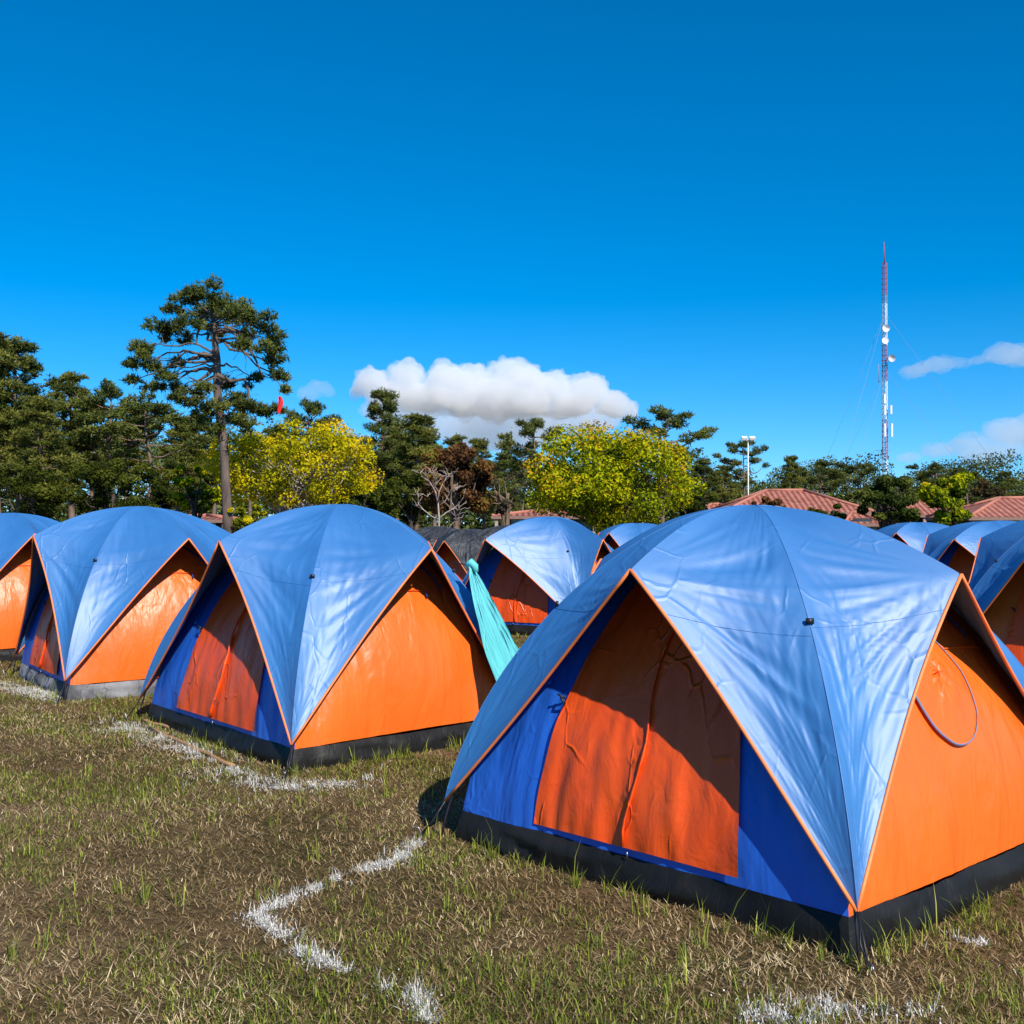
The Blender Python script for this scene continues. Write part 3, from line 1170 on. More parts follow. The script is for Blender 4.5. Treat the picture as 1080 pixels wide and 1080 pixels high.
PG = 'pines at the edge of the field'
pines = [
    ('tall', 2, -22, 352, 82, 'tall dense pine cut by the left edge of the picture', 1.25),
    ('tall', 0, 22, 358, 84, 'tallest dense pine of the left group, beside the left edge', 1.2),
    ('tall', 1, 78, 392, 88, 'dense pine between the tallest left pine and the slim bare trunked one', 1.35),
    ('tall', 2, 52, 420, 78, 'low broad olive pine standing before the tallest left pines', 1.3),
    ('flat', 0, 112, 406, 86, 'slim pine with a long bare trunk and small crown at the left', 1.15),
    ('flat', 1, 160, 424, 84, 'slim pine with a thin pale trunk left of the huge spreading pine', 1.5),
    ('tall', 2, 185, 440, 96, 'dark pine just behind the slim pale trunked pine', 1.3),
    ('flat', 0, 326, 424, 92, 'small flat topped pine poking above the left yellow tree', .85),
    ('tall', 0, 400, 411, 84, 'pine with a rounded top right of the left yellow tree', 1.05),
    ('tall', 2, 438, 440, 80, 'broad bushy pine behind the brown leaved tree, left side', 1.35),
    ('tall', 1, 372, 470, 90, 'dark pine partly hidden behind the right side of the left yellow tree', 1.2),
    ('tall', 1, 484, 458, 88, 'pine rising straight above the brown leaved tree', 1.25),
    ('tall', 2, 512, 464, 92, 'pine right of the top of the brown leaved tree', 1.1),
    ('flat', 1, 568, 440, 84, 'open crowned pine rising left behind the right yellow tree', 1.0),
    ('flat', 0, 552, 474, 92, 'lower pine leaning beside the left edge of the right yellow tree', 1.1),
    ('flat', 1, 697, 430, 88, 'flat crowned pine showing above the right side of the right yellow tree', 1.2),
    ('tall', 0, 742, 484, 118, 'bushy pine right of the right yellow tree', 1.4),
    ('flat', 1, 786, 463, 120, 'slim pine right behind the white lamp post', .95),
    ('tall', 1, 762, 490, 130, 'low pine between the right yellow tree and the lamp post', 1.4),
    ('tall', 2, 829, 482, 118, 'pointed dark pine right of the lamp post', 1.0),
    ('flat', 0, 868, 487, 125, 'umbrella crowned pine behind the red roof', 1.5),
    ('flat', 1, 905, 488, 128, 'thin flat topped pine left of the mast', 1.3),
    ('flat', 0, 985, 490, 120, 'spreading pine between the mast and the small yellow tree', 1.4),
    ('flat', 1, 1020, 496, 130, 'distant pine behind the small yellow tree', 1.4),
    ('tall', 0, 1063, 497, 115, 'bushy pine near the right edge above the right roofs', 1.5),
    ('tall', 2, 1098, 506, 118, 'pine cut by the right edge of the picture', 1.5),
]
for j, (kd, ix, u, vt, d, lab, ws) in enumerate(pines):
    place_pine(kd, ix, u, vt, d, lab, PG, rz=j * 1.37, wsc=ws)
rr = np.random.default_rng(77)
for j, (u, vt) in enumerate([(-40, 400), (0, 425), (40, 440), (95, 430), (135, 440), (205, 455), (225, 462), (265, 470), (300, 465), (345, 470), (420, 468), (460, 470), (530, 490)]):
    place_pine('tall', int(j % 3), u, vt - 12, 104 + 9 * (j % 3), 'dark pine deep in the wood behind the first row of trees', 'rear pines of the wood', rz=j * 2.1, wsc=1.35)

# ---- the huge spreading pine
D = 47.0
Q = D / 80.0
root = empty('pine_tree', at(240, 577, D) * 1.0)
root.location.z = 0
tag(root, 'huge old pine with a broad umbrella crown and crooked bare limbs', 'pine tree', PG)
B0 = Vector(root.location)
tb = MB()
tpx = [(240, 577), (240, 545), (238, 510), (236, 470), (232, 440), (229, 410), (229, 380), (226, 355), (225, 338), (222, 322), (219, 312)]
tp = [at(u, v, D) for u, v in tpx]
tp[0].z = -.1
tb.tube(tp, [x_ * Q for x_ in (.44, .36, .33, .32, .31, .29, .26, .22, .18, .13, .08)], 10)
hr = np.random.default_rng(3)
cl = []
hero = [  # clump (u, v, radius px, depth offset m), limb start v on trunk
    (212, 310, 20, 0, 330), (196, 316, 15, .8, 335), (180, 326, 11, -.5, 340), (232, 318, 18, -1, 335), (252, 325, 18, .7, 340), (268, 335, 16, -.8, 345),
    (283, 348, 15, .5, 350), (262, 352, 14, 2, 345), (278, 368, 15, -1.4, 352), (292, 380, 14, .2, 356), (297, 398, 11, .8, 360), (300, 412, 8, .3, 362),
    (290, 362, 12, 1.8, 350), (165, 345, 17, .6, 350), (178, 350, 12, 2, 350), (150, 368, 16, -.4, 370), (143, 385, 13, .5, 375), (160, 385, 15, 1.2, 378), (140, 402, 11, 0, 385),
    (175, 398, 14, -1, 385), (165, 410, 10, .5, 388), (190, 412, 12, 1, 398), (200, 425, 14, -.6, 405), (186, 420, 10, -1.8, 400), (214, 438, 15, .8, 425), (232, 430, 15, -1.8, 420),
    (250, 422, 16, 1.2, 420), (264, 430, 15, -.3, 425), (278, 436, 13, .8, 428), (246, 444, 14, 2.0, 432), (225, 452, 14, -1.2, 440), (262, 447, 13, -1.6, 438), (205, 452, 13, .4, 440), (292, 432, 9, 0, 428),
    (215, 330, 16, 3, 335), (245, 338, 16, 3.6, 342), (200, 340, 14, -3.2, 345), (240, 332, 15, -3.4, 340), (225, 350, 13, 4.6, 350), (255, 365, 12, -4.2, 352), (195, 360, 12, 4.4, 360),
    (240, 405, 13, 4.2, 410), (215, 410, 12, -4.0, 412), (188, 385, 10, 3.4, 385), (270, 400, 11, 3.5, 385)]
for (u, v, rp, dd, sv) in hero:
    C = at(u, v, D + dd * Q)
    rad = rp * D / F
    cl.append((C.x, C.y, C.z, rad * .92, rad * .6))
    for _ in range(2):
        cl.append((C.x + hr.normal(0, rad * .55), C.y + hr.normal(0, rad * .6), C.z + hr.normal(0, rad * .35), rad * .55, rad * .45))
    vs_ = [p[1] for p in tpx]
    us_ = [p[0] for p in tpx]
    su = float(np.interp(-sv, [-a_ for a_ in vs_], us_))
    S0 = at(su, sv, D)
    Lr = (C - S0).length
    r0 = .02 + .014 * Lr
    pth = limb_path(S0, C, hr, .10, 9, .05)
    tb.tube(pth, [r0 * (1 - .8 * k / 8) for k in range(9)], 6)
    for _ in range(2):
        k = int(hr.integers(3, 8))
        e = pth[k] + Vector(hr.normal(0, .9 * Q, 3))
        tb.tube(limb_path(pth[k], e, hr, 0, 5, .1), [r0 * .3, r0 * .25, r0 * .2, r0 * .13, .009], 4)
for (pl_) in ([(229, 395), (243, 402), (258, 400), (262, 412), (262, 425), (266, 436)], [(229, 378), (215, 372), (205, 378), (198, 380)], [(228, 385), (218, 396), (208, 402), (200, 398)],
              [(236, 345), (252, 350), (262, 366), (270, 380), (278, 400)], [(229, 372), (215, 376), (203, 376)], [(228, 350), (214, 340), (208, 352), (207, 364)], [(230, 392), (216, 388), (200, 392), (185, 402)]):
    pts = [at(u, v, D + hr.normal(0, .3)) for u, v in pl_]
    tb.tube(pts, [.105 - .08 * k / (len(pts) - 1) for k in range(len(pts))], 6)
tb.build('trunk', bark('old_pine_bark', (.06, .042, .034), (.16, .115, .09), 3), root, origin=B0)
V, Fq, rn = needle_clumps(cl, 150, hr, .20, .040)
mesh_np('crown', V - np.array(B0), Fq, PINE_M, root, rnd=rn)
mb = MB()
P = at(295, 426, D - .3)
rows = []
for a in range(12):
    q = a / 11
    rows.append([P + Vector(((w - .5) * (.12 + .24 * q * (1 - q) * 1.6) + .04 * math.sin(q * 5), .05 * math.sin(w * 7 + q * 3), .32 - .72 * q)) for w in [k / 6 for k in range(7)]])
mb.grid(rows)
tag(mb.build('red_cloth', M['red'], origin=P, loc=P), 'small red cloth hanging from the right tip of the huge pine', 'cloth')


# ---- broadleaf trees
def broad(name, label, cat, u, vtop, vlow, hw, d, stops, seed, n_lobes=60, per=330, leaf=.19, bk=BARK_D, trunks=1, core=.35, group=None, fork=0.0, transl=.22, ell=1.0, tone=0.0):
    r = np.random.default_rng(seed)
    T_ = at(u, vtop, d)
    L_ = at(u, vlow, d)
    RX = hw * d / F
    zt, zl = T_.z, max(.5, L_.z)
    RZ = (zt - zl) / 2
    cz_ = (zt + zl) / 2
    root = empty(name, (T_.x, d, 0))
    tag(root, label, cat, group)
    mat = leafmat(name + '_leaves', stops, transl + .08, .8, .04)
    lobes = []
    for i in range(n_lobes):
        dv = unit(1, r)[0]
        dv = dv / (np.abs(dv) ** 2.7).sum() ** (1 / 2.7)
        if r.uniform() < .25: k = r.uniform(.2, .6)
        else: k = r.uniform(.62, .90)
        if dv[2] < -.5: k *= .8
        lr = r.uniform(.12, .27) * min(RX, RZ * 1.3)
        wob = 1 + .07 * math.sin(3 * math.atan2(dv[1], dv[0]) + seed) + .06 * math.sin(4 * dv[2] + seed * 2)
        lobes.append((dv[0] * RX * k * wob, dv[1] * RX * k * ell, cz_ + dv[2] * RZ * k * wob, lr, lr * .8))
    VV_, NN, RN = [], [], []
    for (x, y, z, lr, lz) in lobes:
        m = int(per * (lr / (.22 * RX)) ** 2) + 20
        dv = unit(m, r)
        kk_ = r.uniform(.45, 1.08, m) ** .6
        c = np.array([x, y, z]) + dv * kk_[:, None] * [lr, lr, lz]
        nn = dv * .8 + unit(m, r) * .8 + [0, 0, .35]
        nn /= np.linalg.norm(nn, axis=1, keepdims=True)
        VV_.append(c)
        NN.append(nn)
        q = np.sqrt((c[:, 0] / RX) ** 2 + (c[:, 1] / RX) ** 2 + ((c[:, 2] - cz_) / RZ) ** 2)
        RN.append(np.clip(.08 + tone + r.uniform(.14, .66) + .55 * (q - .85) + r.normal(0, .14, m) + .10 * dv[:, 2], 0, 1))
    C = np.concatenate(VV_)
    Nn = np.concatenate(NN)
    rn = np.concatenate(RN)
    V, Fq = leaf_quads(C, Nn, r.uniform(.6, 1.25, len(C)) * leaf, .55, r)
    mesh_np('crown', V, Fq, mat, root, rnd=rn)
    tb = MB()
    for t_ in range(trunks):
        bx_ = (t_ - (trunks - 1) / 2) * .25 + fork * r.normal(0, .3)
        base = Vector((bx_, r.normal(0, .15), -.1))
        top = Vector((bx_ * 2 + r.normal(0, .3), r.normal(0, .3), cz_))
        pth = limb_path(base, top, r, 0, 7, .03)
        r0 = .035 * zt / math.sqrt(trunks)
        tb.tube(pth, [r0 * (1 - .5 * k / 6) for k in range(7)], 8)
        for l_ in lobes[t_::trunks * 2]:
            st = pth[int(r.integers(2, 6))]
            tb.tube(limb_path(st, (l_[0], l_[1], l_[2]), r, .05, 6, .06), [r0 * .4, r0 * .33, r0 * .26, r0 * .2, r0 * .14, r0 * .08], 5)
    tb.build('trunk', bk, root)
    return root


YEL = [(0, (.040, .050, .005)), (.3, (.14, .16, .008)), (.5, (.36, .33, .006)), (.8, (.62, .53, .006)), (1, (.66, .42, .010))]
YEL2 = [(0, (.030, .050, .005)), (.3, (.10, .15, .010)), (.5, (.27, .31, .006)), (.8, (.50, .48, .006)), (1, (.54, .30, .015))]
GRN = [(0, (.015, .022, .004)), (.4, (.040, .054, .007)), (.75, (.090, .105, .013)), (1, (.17, .17, .02))]
BRN = [(0, (.030, .018, .010)), (.3, (.095, .045, .022)), (.6, (.19, .085, .030)), (.82, (.26, .15, .03)), (1, (.16, .19, .03))]
broad('yellow_tree', 'round yellow leaved tree with pale forked trunk behind the second tent', 'tree', 308, 445, 546, 96, 52, YEL, 31, 150, 340, .17, BARK_W, 3, fork=1, tone=.17)
broad('yellow_tree', 'broad yellow green tree with a dense round crown behind the distant blue tent', 'tree', 642, 444, 568, 92, 48, YEL2, 32, 140, 340, .17, BARK_D, 2, tone=.10)
broad('yellow_tree', 'small yellow green tree left of the huge pine trunk', 'tree', 208, 486, 548, 28, 56, YEL2, 33, 26, 170, .19, BARK_D)
broad('yellow_tree', 'small bright yellow tree in front of the right roofs', 'tree', 1006, 497, 560, 34, 62, YEL2, 34, 30, 240, .24, BARK_D)
broad('round_tree', 'dark green round tree below the red and white mast', 'tree', 938, 496, 566, 33, 58, [(0, (.02, .032, .007)), (.4, (.05, .07, .012)), (.75, (.11, .13, .022)), (1, (.18, .17, .03))], 35, 36, 260, .20, BARK_D)
broad('brown_tree', 'tree with brown and rust leaves behind the bare white tree', 'tree', 484, 468, 554, 42, 54, BRN, 36, 60, 260, .19, BARK_P)
broad('brown_bush', 'low brownish bush in front of the large red roof', 'bush', 812, 517, 556, 20, 66, BRN, 37, 18, 130, .22, BARK_D)
broad('olive_bush', 'small olive bush at the right end of the large red roof', 'bush', 871, 528, 560, 20, 60, GRN, 38, 16, 140, .2, BARK_D)
broad('russet_tree', 'dark reddish brown tree right of the small yellow tree', 'tree', 1043, 500, 556, 24, 72, [(0, (.02, .02, .01)), (.5, (.07, .055, .022)), (1, (.13, .09, .03))], 39, 20, 170, .24, BARK_D)
broad('yellow_bush', 'low yellow bush under the left yellow tree', 'bush', 262, 530, 562, 22, 47, YEL, 40, 14, 130, .18, BARK_D)
broad('thin_tree', 'thin greyish half bare tree between the brown tree and right yellow tree', 'tree', 530, 488, 552, 20, 56, [(0, (.06, .05, .035)), (.5, (.11, .09, .06)), (1, (.13, .14, .05))], 41, 22, 40, .15, BARK_P)
for j, (u, vt, hw, d, lab) in enumerate((
        (30, 486, 45, 74, 'dark green undergrowth bush at the far left behind the first tents'), (110, 482, 42, 76, 'dark green bush below the slim bare trunked pine'),
        (165, 494, 38, 72, 'dark green bush between the slim pines and small yellow green tree'), (382, 500, 34, 74, 'dark green bush right beside the left yellow tree'),
        (435, 496, 36, 72, 'dark green bush left behind the bare white tree'), (730, 512, 30, 80, 'dark bush right beside the right yellow tree'))):
    broad('green_bush', lab, 'bush', u, vt, 560, hw, d, GRN, 60 + j, 34, 260, .22, BARK_D, group='dark undergrowth bushes')

# bare white tree
r = np.random.default_rng(9)
D = 40
root = empty('bare_tree', (at(462, 560, D).x, D, 0))
tag(root, 'small leafless tree with whitish branches in front of the brown tree', 'tree')
B0 = Vector(root.location)
tb = MB()
for pl_, w0 in (([(463, 590), (463, 560), (463, 545), (462, 530), (459, 518), (453, 508), (446, 503)], .11), ([(463, 548), (456, 545), (447, 538), (441, 531), (441, 524), (446, 521), (451, 524)], .06), ([(463, 547), (470, 541), (480, 535), (486, 529), (489, 524)], .06),
                ([(462, 530), (463, 519), (467, 510), (471, 504), (470, 498)], .06), ([(459, 518), (460, 508), (456, 500)], .04), ([(463, 519), (458, 512)], .03), ([(467, 510), (474, 503), (476, 500)], .03), ([(447, 538), (440, 534)], .03), ([(462, 534), (470, 528), (474, 520), (472, 514)], .04),
                ([(453, 508), (450, 502), (449, 497)], .025), ([(446, 503), (443, 499)], .02), ([(470, 562), (477, 552), (482, 548), (480, 544)], .05), ([(474, 520), (479, 516)], .02), ([(480, 535), (483, 538)], .02), ([(463, 555), (470, 562)], .05)):
    pts = [at(u, v, D + r.normal(0, .12)) for u, v in pl_]
    for p_ in pts: p_.z = max(p_.z, -.05)
    m = len(pts)
    tb.tube(pts, [w0 * (1 - .65 * k / (m - 1)) * .38 for k in range(m)], 6)
    for _ in range(6):
        k = int(r.integers(m // 2, m))
        tb.tube(limb_path(pts[k], pts[k] + Vector((r.normal(0, .22), r.normal(0, .2), abs(r.normal(.2, .12)))), r, 0, 5, .08), [.011, .010, .009, .008, .006], 4)
tb.build('trunk', simple('white_bark', (.40, .31, .26), .9), root, origin=B0)

# far-off wood behind everything: reads as one mass
r = np.random.default_rng(15)
n = 300000
x = r.uniform(-110, 100, n)
dd = r.uniform(134, 165, n)
hh = np.where(x < 0, 12.0, 7.6) + 1.8 * np.sin(x * .33) + 1.3 * np.sin(x * .83 + 1) + .8 * np.sin(x * 1.9 + 2) + .4 * np.sin(x * 4.3)
z = np.where(r.uniform(0, 1, n) < .5, hh * (1 - np.abs(r.normal(0, .14, n))), hh * r.uniform(0.0, 1, n))
C = np.stack([x, dd, np.maximum(z, .1)], 1)
low = np.where(z < 5.5, 2.0, 1.0)
nn = unit(n, r) + [0, -.3, .5]
nn /= np.linalg.norm(nn, axis=1, keepdims=True)
V, Fq = leaf_quads(C, nn, r.uniform(.18, .45, n) * low, .6, r)
tag(mesh_np('far_wood', V, Fq, PINE_M, rnd=np.clip(.45 + .2 * np.sin(x * .5) + r.normal(0, .18, n), 0, 1)), 'dark wood closing off the far side of the field', 'wood', kind='stuff')
#END_TREES
# ------------------------------------------------------------------ buildings
rm, nt, b = new_mat('terracotta_tiles')
tc = nt.nodes.new('ShaderNodeTexCoord')
uvm = mapping(nt, tc.outputs['UV'], (1, 1, 1))
wv = nt.nodes.new('ShaderNodeTexWave')
wv.inputs['Scale'].default_value = 1.05
wv.bands_direction = 'X'
nt.links.new(uvm, wv.inputs['Vector'])
wv2 = nt.nodes.new('ShaderNodeTexWave')
wv2.wave_profile = 'SAW'
wv2.bands_direction = 'Y'
wv2.inputs['Scale'].default_value = .8
nt.links.new(uvm, wv2.inputs['Vector'])
n_ = noise_n(nt, tc.outputs['Object'], 2.2, 6)
r_ = ramp(nt, n_.outputs[0], [(.3, (.27, .085, .055)), (.55, (.40, .14, .095)), (.75, (.47, .20, .14))])
dk = ramp(nt, wv.outputs[0], [(0.0, (.45, .42, .42)), (.35, (1, 1, 1))])
mx = nt.nodes.new('ShaderNodeMixRGB')
mx.blend_type = 'MULTIPLY'
mx.inputs[0].default_value = .8
nt.links.new(r_.outputs[0], mx.inputs[1])
nt.links.new(dk.outputs[0], mx.inputs[2])
nt.links.new(mx.outputs[0], b.inputs['Base Color'])
b.inputs['Roughness'].default_value = .75
p = bump(nt, None, wv.outputs[0], 1, .12)
bump(nt, b, wv2.outputs[0], .8, .08, p)
wall_m = simple('plaster_wall', (.32, .29, .26), .85)
dark_m = simple('dark_timber', (.045, .034, .028), .7)
glass_m = simple('window_glass', (.02, .03, .04), .1, spec=.8)
fascia_m = simple('eave_board', (.22, .13, .10), .7)


def building(label, cx, cy, w, dp, eave, ridge, rz=0, over=.7, verandah=False, cat='building', nwin=4):
    root = empty('tiled_roof_building', (cx, cy, 0), rz)
    tag(root, label, cat)
    hw, hd = w / 2, dp / 2
    mb = MB()
    mb.box((0, 0, (eave + .05) / 2), (w, dp, eave + .05))
    wl_ = mb.build('wall', wall_m if not verandah else dark_m, root, smooth=False)
    ow, od = hw + over, hd + over
    rl = max(.3, w / 2 - dp / 2)
    mb = MB()
    A, B, C, Dd = Vector((-ow, -od, eave)), Vector((ow, -od, eave)), Vector((ow, od, eave)), Vector((-ow, od, eave))
    r1, r2 = Vector((-rl, 0, ridge)), Vector((rl, 0, ridge))

    def uv(ps, ax):
        return [((p.x if ax == 0 else p.y) * .75, p.z * 1.3) for p in ps]
    for ps, ax in (((A, B, r2, r1), 0), ((C, Dd, r1, r2), 0), ((B, C, r2), 1), ((Dd, A, r1), 1)):
        mb.poly(ps, uv(ps, ax))
    mb.poly([p_ - Vector((0, 0, .02)) for p_ in (Dd, C, B, A)], [(0, 0)] * 4)
    ro = mb.build('roof', rm, root, smooth=False)
    mb = MB()
    for p_, q_ in ((A, r1), (B, r2), (C, r2), (Dd, r1), (r1, r2)):
        mb.tube([p_ + Vector((0, 0, .03)), q_ + Vector((0, 0, .05))], .12, 6)
    mb.build('ridge_tiles', simple('ridge_tile', (.42, .16, .11), .8), ro)
    mb = MB()
    z_ = eave - .11
    mb.box((0, -od - .02, z_), (2 * ow + .1, .05, .2))
    mb.box((0, od + .02, z_), (2 * ow + .1, .05, .2))
    mb.box((-ow - .02, 0, z_), (.05, 2 * od - .02, .2))
    mb.box((ow + .02, 0, z_), (.05, 2 * od - .02, .2))
    mb.build('eave_board', fascia_m, root, smooth=False)
    if verandah:
        for k in range(7):
            mb = MB()
            mb.box((-ow + .3 + (2 * ow - .6) * k / 6, -od + .2, (eave - .25) / 2), (.22, .22, eave - .25))
            mb.build('post', simple('post_paint', (.34, .27, .23), .8) if k == 0 else bpy.data.materials['post_paint'], root, smooth=False)
    for k in range(nwin):
        mb = MB()
        x_ = -hw + w * (k + .5) / nwin
        mb.box((x_, -hd - .03, 1.55), (1.3, .08, 1.1))
        f_ = mb.build('window', dark_m, root, smooth=False)
        mb = MB()
        mb.box((x_, -hd - .075, 1.55), (1.12, .02, .92))
        mb.build('pane', glass_m, f_, smooth=False)
    return root


def xat(u, d): return (u - 540) / F * d


building('building with a large red tiled hip roof, lamp post behind it', xat(828, 80), 80, 9.2, 6.5, 2.55, 4.15)
building('small red roofed building left of the large red hip roof', xat(757, 83), 84, 3.8, 3.4, 1.9, 3.2, nwin=2)
building('low red roofed annex at the right end of the large roof', xat(903, 74), 74, 2.0, 2.6, 1.75, 2.45, nwin=1, over=.35)
building('red roofed building with a dark open verandah left of the small yellow tree', xat(985, 82), 84, 5.2, 4.5, 2.4, 3.55, verandah=True, nwin=2)
building('red roofed building with posts cut by the right edge', xat(1083, 68), 70, 7.0, 5.5, 2.15, 3.35, verandah=True)
building('long low red roofed building in shadow behind the right yellow tree', xat(600, 74), 76, 9.0, 5.0, 2.25, 2.62, verandah=True)
building('low dark building under trees left of the huge pine trunk', xat(204, 70), 72, 3.2, 3.2, 2.0, 2.25, verandah=True, nwin=2)

# ------------------------------------------------------------------ lamp post
P = at(789, 463, 92)
root = empty('lamp_post', (P.x, P.y, 0))
tag(root, 'tall thin white lamp post with twin floodlights above the red roof', 'lamp post')
wp = simple('white_paint', (.78, .78, .78), .4)
mb = MB()
mb.tube([(0, 0, 0), (0, 0, 4), (0, 0, P.z)], [.08, .055, .04], 8)
mb.build('pole', wp, root)
mb = MB()
mb.tube([(-.5, 0, P.z - .08), (.5, 0, P.z - .08)], .035, 6)
mb.build('cross_arm', wp, root)
for sx in (-.33, .33):
    mb = MB()
    mb.box((sx, -.12, P.z + .06), (.46, .4, .20), rx=.5)
    mb.build('floodlight', wp, root, smooth=False)

# ------------------------------------------------------------------ mast
D = 220.0
P = at(934, 552, D)
mx0 = P.x
root = empty('radio_mast', (mx0, D, 0))
tag(root, 'very tall red and white lattice radio mast with dishes and guy wires', 'mast')
mred = simple('mast_red', (.42, .06, .07), .5)
mwht = simple('mast_white', (.72, .72, .74), .5)
mgry = simple('mast_grey', (.25, .27, .36), .5)


def zv(v): return at(934, v, D).z


bands = [(600, 484, mwht), (484, 443, mred), (443, 402, mwht), (402, 364, mred), (364, 320, mwht), (320, 311, mgry), (311, 277, mred)]
for (v0, v1, m_) in bands:
    z0, z1 = max(0, zv(v0)), zv(v1)
    mb = MB()
    W0 = .62

    def leg(z, k):
        w = W0 * (1 - .18 * z / 60)
        an = math.pi * 2 * k / 3 + .4
        return Vector((math.cos(an) * w, math.sin(an) * w, z))
    for k in range(3):
        mb.tube([leg(z0, k), leg(z1, k)], .075, 5)
    nseg = max(2, int((z1 - z0) / 1.0))
    for s_ in range(nseg):
        za, zc = z0 + (z1 - z0) * s_ / nseg, z0 + (z1 - z0) * (s_ + 1) / nseg
        for k in range(3):
            mb.tube([leg(za, k), leg(zc, (k + 1) % 3)], .04, 4)
            mb.tube([leg(zc, k), leg(zc, (k + 1) % 3)], .04, 4)
    mb.build('lattice_section', m_, root, smooth=False)
mb = MB()
mb.tube([(0, 0, zv(278)), (-.1, 0, zv(255))], [.12, .06], 5)
mb.build('top_rod', mred, root)


def dish(u, v, rad, m_, depth=.5):
    c = at(u, v, D) - Vector((mx0, D, 0))
    mb = MB()
    rows = []
    for a in range(6):
        q = a / 5
        rows.append([Vector((c.x + rad * q * math.cos(t_ * math.pi / 8), -1.0 - depth * q * q, c.z + rad * q * math.sin(t_ * math.pi / 8))) for t_ in range(17)])
    mb.grid(rows)
    rows = [[Vector((c.x + rad * math.cos(t_ * math.pi / 8), -1.0 - depth + yy, c.z + rad * math.sin(t_ * math.pi / 8))) for t_ in range(17)] for yy in (0, .35)]
    mb.grid(rows)
    mb.tube([(0, -.5, c.z), (c.x, -1.0, c.z)], .07, 5)
    mb.build('dish', m_, root)


dish(932, 347.5, .75, mwht)
dish(931.7, 360, .68, mwht, .15)
dish(938, 379, .75, simple('pale_grey', (.5, .52, .58), .5))
for (u, v0, v1) in ((931.7, 416, 426), (932, 428, 438), (938.5, 428, 437), (932, 447, 461), (939.3, 447, 461)):
    a_, b_ = at(u, v0, D) - Vector((mx0, D, 0)), at(u, v1, D) - Vector((mx0, D, 0))
    mb = MB()
    mb.box((a_.x, -.8, (a_.z + b_.z) / 2), (.34, .2, abs(a_.z - b_.z)))
    for z_ in (a_.z - .3, b_.z + .3):
        mb.tube([(0, 0, z_), (a_.x, -.72, z_)], .04, 4)
    mb.build('panel_antenna', mwht, root, smooth=False)
mb = MB()
for v in (387, 402):
    z_ = zv(v)
    mb.tube([(0, 0, z_), (-1.3, 0, z_)], .05, 4)
mb.tube([(-1.3, 0, zv(384)), (-1.3, 0, zv(404))], .06, 5)
mb.build('side_bracket', mgry, root)
mb = MB()
mb.tube([(-2.0, 0, zv(475)), (1.4, 0, zv(474.5))], .05, 4)
mb.build('cross_arm', mgry, root)
for k in range(3):
    an = 2 * math.pi * k / 3 + math.pi / 2 + .35
    for v in (330, 390):
        mb = MB()
        e = Vector((math.cos(an) * 24, math.sin(an) * 24, 0)) if v == 390 else Vector((math.cos(an) * 30, math.sin(an) * 30, 0))
        mb.tube([(0, 0, zv(v)), e], .022, 4)
        mb.build('guy_wire', mgry, root)
#END_BUILT
# ------------------------------------------------------------------ clouds: closed bodies of mist, 1.5 km away
cm = bpy.data.materials.new('cloud_vapour')
cm.use_nodes = True
nt = cm.node_tree
nt.nodes.clear()
pv = nt.nodes.new('ShaderNodeVolumePrincipled')
pv.inputs['Color'].default_value = (1, 1, 1, 1)
pv.inputs['Density'].default_value = .04
pv.inputs['Anisotropy'].default_value = .1
out = nt.nodes.new('ShaderNodeOutputMaterial')
nt.links.new(pv.outputs[0], out.inputs['Volume'])
cm2 = cm.copy()
cm2.name = 'thin_vapour'
cm2.node_tree.nodes[0].inputs['Density'].default_value = .010
tx = bpy.data.textures.new('billow', 'CLOUDS')
tx.noise_scale = 26
tx.noise_depth = 3
tx3 = bpy.data.textures.new('lumps', 'CLOUDS')
tx3.noise_scale = 12
tx3.noise_depth = 2
tx2 = bpy.data.textures.new('wisps', 'CLOUDS')
tx2.noise_scale = 4
tx2.noise_depth = 5
tx.noise_type = tx3.noise_type = 'HARD_NOISE'


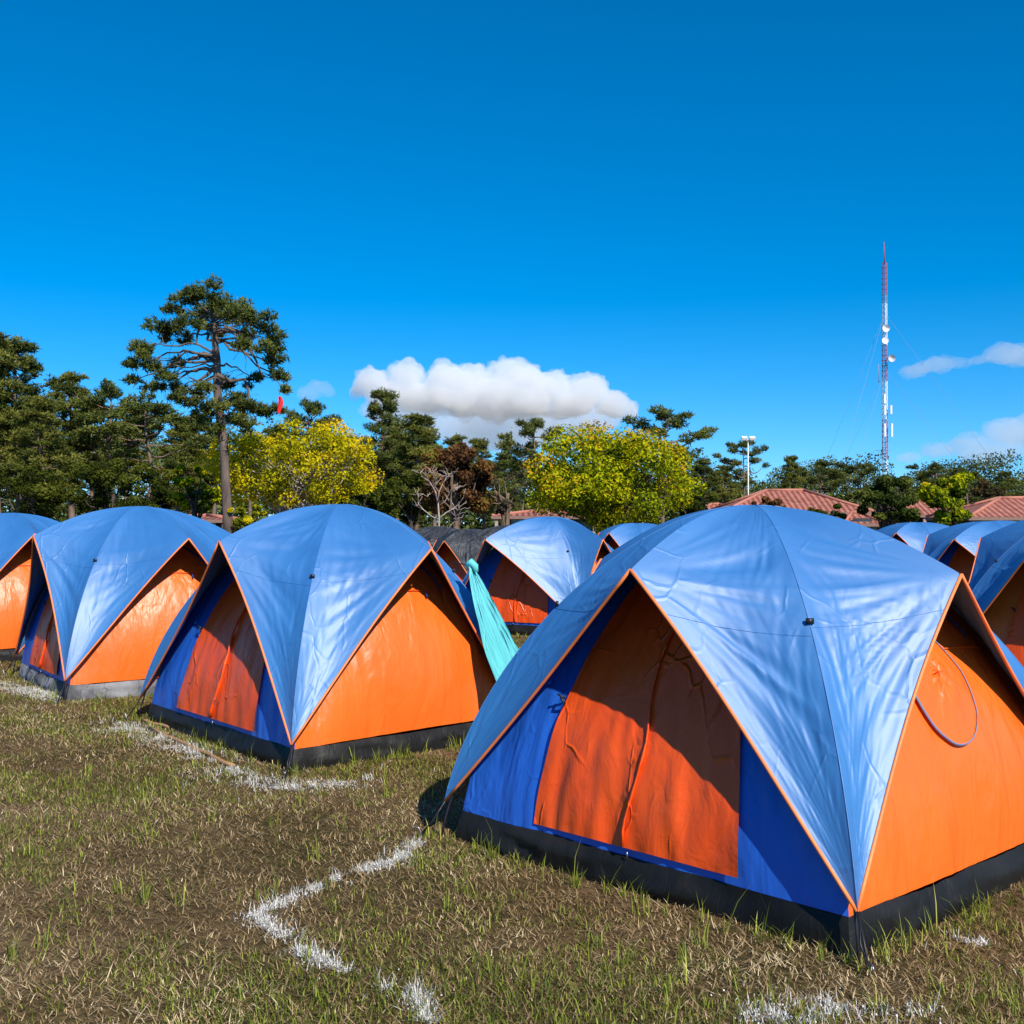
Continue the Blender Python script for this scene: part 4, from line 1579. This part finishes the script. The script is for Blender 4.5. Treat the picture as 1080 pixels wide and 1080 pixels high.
def cloud(label, puffs, d, seed, mat, depth=.7, disp=17, vox=2.4):
    r = np.random.default_rng(seed)
    import bmesh
    bm = bmesh.new()
    C0 = at(puffs[0][0], puffs[0][1], d)
    for (u, v, rp, fz) in puffs:
        c = at(u, v, d) - C0
        rad = rp * d / F
        for s_ in range(3):
            off = Vector((r.normal(0, rad * .2), (s_ - 1) * rad * depth, r.normal(0, rad * .08)))
            t = bmesh.ops.create_icosphere(bm, subdivisions=2, radius=rad * (1 if s_ == 1 else .75))
            for vv in t['verts']:
                vv.co.z *= fz
                vv.co += c + off
    me = bpy.data.meshes.new('cloud')
    bm.to_mesh(me)
    bm.free()
    me.materials.append(mat)
    o = bpy.data.objects.new('cloud', me)
    o.location = C0
    col.objects.link(o)
    m1 = o.modifiers.new('join', 'REMESH')
    m1.mode = 'VOXEL'
    m1.voxel_size = vox
    for t_, st in ((tx, disp), (tx3, disp * .85), (tx2, disp * .5)):
        m2 = o.modifiers.new('billow', 'DISPLACE')
        m2.texture = t_
        m2.texture_coords = 'LOCAL'
        m2.strength = st
        m2.mid_level = .42 if t_ is tx2 else .30
    m3 = o.modifiers.new('close', 'REMESH')
    m3.mode = 'VOXEL'
    m3.voxel_size = vox * .9
    tag(o, label, 'cloud', 'clouds low over the trees', kind='structure')
    return o


big = [(520, 420, 30, .8), (395, 405, 22, .7), (430, 398, 20, .9), (470, 402, 22, .9), (500, 404, 24, .9), (545, 400, 25, .7), (580, 408, 24, .7), (620, 412, 24, .8), (645, 425, 20, .7), (655, 432, 16, .7),
       (415, 415, 24, .6), (450, 420, 28, .6), (490, 425, 30, .5), (560, 425, 30, .5), (600, 428, 28, .5), (432, 385, 9, 1), (468, 387, 9, 1), (380, 412, 12, .6), (630, 404, 10, 1), (527, 388, 12, .8)]
cloud('big white cumulus cloud above the centre trees', big, 1500, 1, cm)
cloud('small cloud puff right of the huge pine', [(334, 408, 11, .9), (325, 415, 12, .7), (345, 412, 9, .7)], 1500, 2, cm2, disp=8)
cloud('grey thin cloud base under the big cumulus', [(500, 448, 52, .5), (450, 444, 44, .5), (560, 448, 52, .5), (615, 444, 44, .45), (405, 436, 32, .5), (520, 462, 44, .4)], 1650, 3, cm2, disp=8)
cloud('faint cloud right of the mast', [(985, 385, 16, .6), (965, 392, 14, .5), (1010, 384, 12, .5), (1060, 372, 20, .6), (1085, 372, 22, .6), (1035, 380, 10, .5)], 1500, 4, cm2, disp=9)
cloud('low grey cloud at the right edge behind the mast', [(1060, 455, 24, .6), (1085, 455, 28, .6), (1020, 468, 22, .5), (990, 475, 18, .5), (1050, 478, 30, .5), (960, 482, 14, .4)], 1600, 5, cm2, disp=9)
